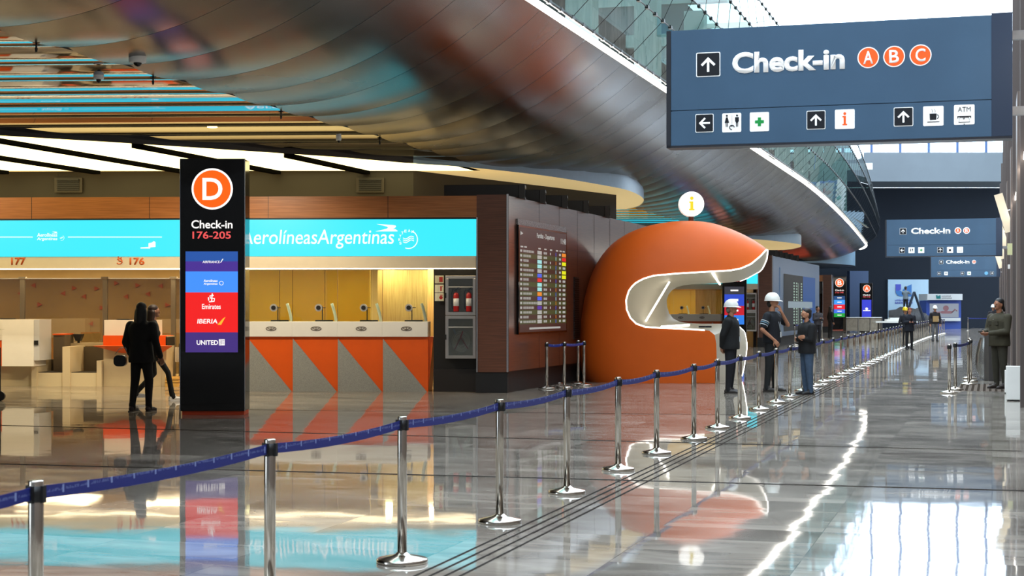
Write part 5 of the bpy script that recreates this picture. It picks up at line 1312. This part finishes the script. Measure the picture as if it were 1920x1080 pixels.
    if not hat or longhair:
        b.ell((0,.014,1.692),(.083,.100,.080),16,0,HM); b.ell((0,.030,1.655),(.084,.075,.075),14,0,HM); b.ell((0,.045,1.62),(.075,.062,.085),14,0,HM)
        if longhair:
            b.caps(tp((0,.05,1.64)), tp((0,.085,1.64-longhair)), .072, .055, 14); b.caps(tp((-.055,.03,1.62)), tp((-.075,.05,1.62-longhair*.8)), .05, .035, 10); b.caps(tp((.055,.03,1.62)), tp((.075,.05,1.62-longhair*.8)), .05, .035, 10)
        # carve the face: keep hair behind by building only rear ellipsoids
        remesh(b, 'hair', HR, .009, t, 2)
    else:
        b.ell((0,.038,1.61),(.077,.066,.075),14,0,HM); remesh(b, 'hair', HR, .009, t, 2)
    if hat:
        HT = mat('hat_%d_%d_%d' % hat, hat, .3)
        b = MB(); n = 28; vs = []; prof = [(0,.155),(.04,.15),(.075,.13),(.1,.1),(.118,.06),(.124,.02),(.126,0)]
        for r, z in prof:
            for j in range(n): a = 2*PI*j/n; vs.append(HM@Vector((r*.88*math.cos(a), .0+r*1.1*math.sin(a), 1.672+z*.93)))
        b.add(vs, [(i*n+j, i*n+(j+1)%n, (i+1)*n+(j+1)%n, (i+1)*n+j) for i in range(len(prof)-1) for j in range(n)], 0, True)
        ho = b.obj('hard_hat', HT, t); sm_ = ho.modifiers.new('s','SOLIDIFY'); sm_.thickness = .004
        b = MB(); vs = []
        for j in range(n):
            a = 2*PI*j/n; f = max(0, -math.sin(a))**2; r0 = .124; r1 = .134+.05*f
            vs.append(HM@Vector((r0*.88*math.cos(a), r0*1.1*math.sin(a), 1.676))); vs.append(HM@Vector((r1*.9*math.cos(a), r1*1.08*math.sin(a), 1.662-.012*f)))
        b.add(vs, [(2*j, 2*((j+1)%n), 2*((j+1)%n)+1, 2*j+1) for j in range(n)], 0, True); br = b.obj('brim', HT, ho); sm_ = br.modifiers.new('s','SOLIDIFY'); sm_.thickness = .005
    for q in (-1,1):
        b = MB(); b.ell((q*.03,-.096,1.643),(.012,.007,.006),8,0,HM); b.obj('eye', M_BLK, t)
    if beard:
        b = MB(); b.ell((0,-.062,1.562),(.044,.044,.034),12,0,HM); b.ell((0,-.104,1.597),(.028,.010,.008),8,0,HM); b.obj('beard', mat('hair_%d_%d_%d' % beard, beard, .7), t)
    if extras: extras(t, tp)
    return t
DARK = (16,17,20)
def bag(t, tp):
    b = MB(); b.ell((-.26,.0,.86),(.05,.12,.105),14); o = b.obj('handbag', mat('bag_black', (14,13,13), .35), t)
    b = MB(); b.path([(-.26,-.06,.94),(-.22,-.02,1.15),(-.15,-.0,1.42)], .008, 6); b.obj('strap', M_STEEL, o)
def bootlace(t, tp):
    bag(t, tp)
g0 = gr(265,771)
person(g0, PI-.25, 1.73, 'person in long black coat with long dark hair, back turned, before desk 176', (9,9,10), (10,10,12), (34,22,24), skin=(150,104,80), hair=(10,8,8), female=True, longhair=.2, jacket_len=.1, coat=True, bulk=1.22, vox=.011,
       feetR=((-.11,-.05,.5),(-.14,.02,.085)), feetL=((.1,.02,.5),(.10,.12,.085)), armR=((-.27,.03,1.12),(-.30,-.08,.88)), armL=((.25,.06,1.12),(.20,-.02,.92)), extras=None)
t = thing('handbag', 'small black handbag at the hip of the person in the black coat', 'bag', g0+Vector((-.33,-.02,.0)))
b = MB(); b.prism(rrect(-.10,.10,.72,.90,.07), -.05, .05); b.obj('body', mat('bag_black', (14,13,13), .35), t); b = MB(); b.path([(-.09,0,.91),(-.02,0,1.0),(.08,-.0,1.03),(.1,.02,.93)], .007, 6); b.obj('strap', M_STEEL, t)
person(gr(287,752), PI/2+.5, 1.7, 'person mostly hidden behind the one in the black coat, brown hair and white sneakers', (14,12,12), (12,12,14), (228,222,214), skin=(150,104,80), hair=(42,22,16), female=True, longhair=.2, vox=.013, bulk=.85,
       feetR=((-.1,-.25,.52),(-.1,-.33,.085)), feetL=((.1,-.05,.5),(.1,.30,.15)))
def lanyard(col, tagc):
    def f(t, tp):
        b = MB(); b.path([(-.05,-.10,1.42),(-.03,-.155,1.25),(.0,-.165,1.12)], .006, 5); b.path([(.05,-.10,1.42),(.03,-.155,1.25),(.0,-.165,1.12)], .006, 5); o = b.obj('lanyard', mat('lany_%d' % col[0], col, .6), t)
        b = MB(); b.box(-.03,.03,-.185,-.175,1.0,1.1); b.obj('badge', mat('badge_white', (200,204,206), .4), o)
    return f
HB = {-1:((.3,.2,-.9),(0,1,0),.6), 1:((-.3,.2,-.9),(0,1,0),.6)}
person(gr(1370,737.5), PI/2-.35, 1.76, 'person in white hard hat, dark jacket and lanyard, hands behind, beside the orange kiosk', (14,15,17), (17,18,24), (50,44,42), hair=(120,112,104), hat=(236,234,228), jacket_len=.04, coat=True, vox=.012,
       armR=((-.26,.10,1.12),(-.15,.14,.90)), armL=((.26,.10,1.12),(.15,.14,.90)), extras=lanyard((120,128,140),0), bulk=1.15)
def stripes(t, tp):
    lanyard((170,180,190),0)(t, tp)
person(gr(1447,734.5), PI/2-.55, 1.89, 'tall person in white hard hat and navy polo with striped sleeve, hand at mouth', (15,18,26), (20,20,22), (52,46,42), hair=(30,24,20), hat=(240,238,230), sleeve='short', vox=.012, bulk=1.12,
       armR=((-.33,.05,1.14),(-.20,-.13,.95)), armL=((.24,-.22,1.22),(.04,-.17,1.46)), handd={1:((-.3,.25,.9),(0,1,.2),.7), -1:((.3,-.5,-.7),(.5,.6,0),.8)}, headturn=.15, extras=stripes, feetR=((-.13,0,.5),(-.16,.03,.085)), feetL=((.12,0,.5),(.15,.0,.085)))
# sleeve stripes
pm = [o for o in COL.objects if o.type == 'EMPTY' and o.get('label','').startswith('tall person')][0]
b = MB(); s_ = Vector((-.216,0,1.385)); e_ = Vector((-.33,.05,1.14))
for k, f in enumerate((.40,.50,.66)):
    a_ = s_.lerp(e_, f); c_ = s_.lerp(e_, f+(.04 if k != 1 else .07)); b.tube(a_, c_, .0815-.0015*k, .0805-.0015*k, 18, 0 if k != 1 else 1, True, False)
b.obj('sleeve_stripe', [mat('stripe_white', (200,206,210), .7), mat('stripe_blue', (96,130,150), .7)], pm)
person(gr(1513,740), -PI/2+.3, 1.64, 'person in dark sweater and blue jeans with arms crossed, facing the hard hat wearers', (15,15,18), (58,76,98), (26,24,24), hair=(26,20,17), beard=(36,28,24), jacket_len=.05, vox=.012, bulk=1.15,
       armR=((-.25,-.04,1.13),(.06,-.21,1.17)), armL=((.25,-.04,1.13),(-.08,-.19,1.13)), handd={-1:((1,.15,.1),(0,1,0),.3), 1:((-1,.15,.1),(0,1,0),.3)})
def olive(t, tp):
    b = MB(); b.ell((-.16,-.06,.90),(.05,.06,.075),12); b.obj('belt_pouch', M_BLK, t)
    b = MB(); b.caps(tp((0,.1,1.60)), tp((0,.13,1.52)), .03, .02, 10); b.obj('ponytail', mat('hair_20_15_12', (20,15,12), .6), t)
    b = MB()
    for z in (1.35,1.2,1.05): b.ell((0,-.16,z),(.008,.006,.008),8)
    b.obj('button', M_STEEL, t)
    b = MB(); b.box(-.13,-.04,-.166,-.150,1.24,1.32); b.box(.04,.13,-.166,-.150,1.24,1.32); b.obj('pocket', mat('olive_pocket', (50,46,31), .85), t)
person(gr(1874,729), -PI/2+.45, 1.84, 'person in olive work overalls with dark ponytail and moustache, by the right wall', (56,51,34), (48,44,32), (46,36,30), skin=(150,98,70), hair=(20,15,12), beard=None, jacket_len=.06, coat=True, vox=.012, bulk=1.15,
       armR=((-.27,-.06,1.12),(-.10,-.30,1.10)), armL=((.27,-.06,1.12),(.06,-.32,1.08)), extras=lambda t, tp: (olive(t, tp), MB().ell((0,-.108,1.6),(.03,.008,.009),8).obj('moustache', mat('hair_20_15_12', (20,15,12), .6), t)))
tag(MB().box(-.05,.05,-.025,.025,-.015,.015).obj('phone', M_BLK, None, gr(1874,729)+Vector((-.42,-.15,1.17))), 'dark phone held by the person in olive overalls', 'phone')
b = MB(); bp_ = gr(1852,712); rr = random.Random(3); vs = []
for j in range(9):
    for i in range(14):
        a = 2*PI*i/14; r = (.16+.10*math.sin(PI*j/8))*(1+.15*rr.random()); vs.append((r*math.cos(a), r*.6*math.sin(a), .02+.95*j/8*1.0))
b.add(vs, [(j*14+i, j*14+(i+1)%14, (j+1)*14+(i+1)%14, (j+1)*14+i) for j in range(8) for i in range(14)]+[tuple(reversed(range(14)))], 0, True)
tag(b.obj('plastic_bag', glassm('thin_plastic', (215,215,210), .25, .25), None, bp_), 'translucent plastic sack standing beside the person in olive overalls', 'bag')
tag(MB().box(-.14,.14,-.18,.18,0,1.05).obj('dark_carton', mat('carton_dark', (58,54,52), .6), None, gr(1861,714), bevel=.01), 'tall dark carton behind the person in olive overalls', 'box')
# farther people
person(gr(1705,656), .05, 1.66, 'person in dark navy clothes looking down at a phone amid the stanchions', (17,20,32), (14,15,20), (24,22,24), skin=(186,122,96), hair=(110,50,34), jacket_len=.12, vox=.016, coat=True,
       armR=((-.24,-.02,1.13),(-.07,-.24,1.17)), armL=((.24,-.02,1.13),(.07,-.24,1.17)), headtilt=.3)
tag(MB().box(-.04,.04,-.01,.01,-.08,.08).obj('phone', M_BLACK, None, gr(1705,656)+Vector((0,-.33,1.16))), 'black phone in the hands of the person in navy', 'phone')
person(gr(1697,652.3), .3, 1.64, 'person in yellow hard hat just behind the one looking at a phone', (20,22,30), (18,18,22), (24,22,24), hat=(226,196,20), vox=.016)
def vest(t, tp):
    b = MB(); b.box(-.15,.15,-.168,-.15,.98,1.27); b.obj('vest_panel', mat('vest_tan', (166,134,86), .7), t, bevel=.01)
person(gr(1753,640), 0, 1.72, 'person in white hard hat, tan-fronted dark shirt and grey trousers walking at the far end', (26,22,24), (88,88,90), (30,28,28), hat=(238,238,236), vox=.016, extras=vest, feetR=((-.1,-.08,.5),(-.12,-.02,.085)))
person(Vector((Lx(1696), Yl-.3, 0)), PI-.7, 1.75, 'person in grey sweater standing on the step ladder before the billboard', (110,122,132), (22,22,26), (20,20,20), hair=(30,24,22), vox=.018, zoff=Lz(586), armL=((.28,-.12,1.25),(.22,-.35,1.35)), armR=((-.28,-.12,1.25),(-.1,-.38,1.35)))
person(gr(1557,634), PI/2+.4, 1.74, 'person in dark clothes with hair down, facing the distant B totem', (20,20,24), (22,22,26), (20,20,20), hair=(34,22,16), female=True, longhair=.22, vox=.018)
person(gr(1533,646), .4, 1.72, 'blurred person in grey jacket behind the person with crossed arms', (70,66,70), (40,38,42), (20,20,20), hair=(30,24,20), vox=.018, armR=((-.24,-.04,1.13),(-.04,-.22,1.2)), armL=((.24,-.04,1.13),(.04,-.22,1.2)))
person(gr(1862,634), .0, 1.78, 'distant person in white hard hat half hidden behind the one in olive', (40,36,40), (30,30,34), (20,20,20), hat=(240,240,240), vox=.02)
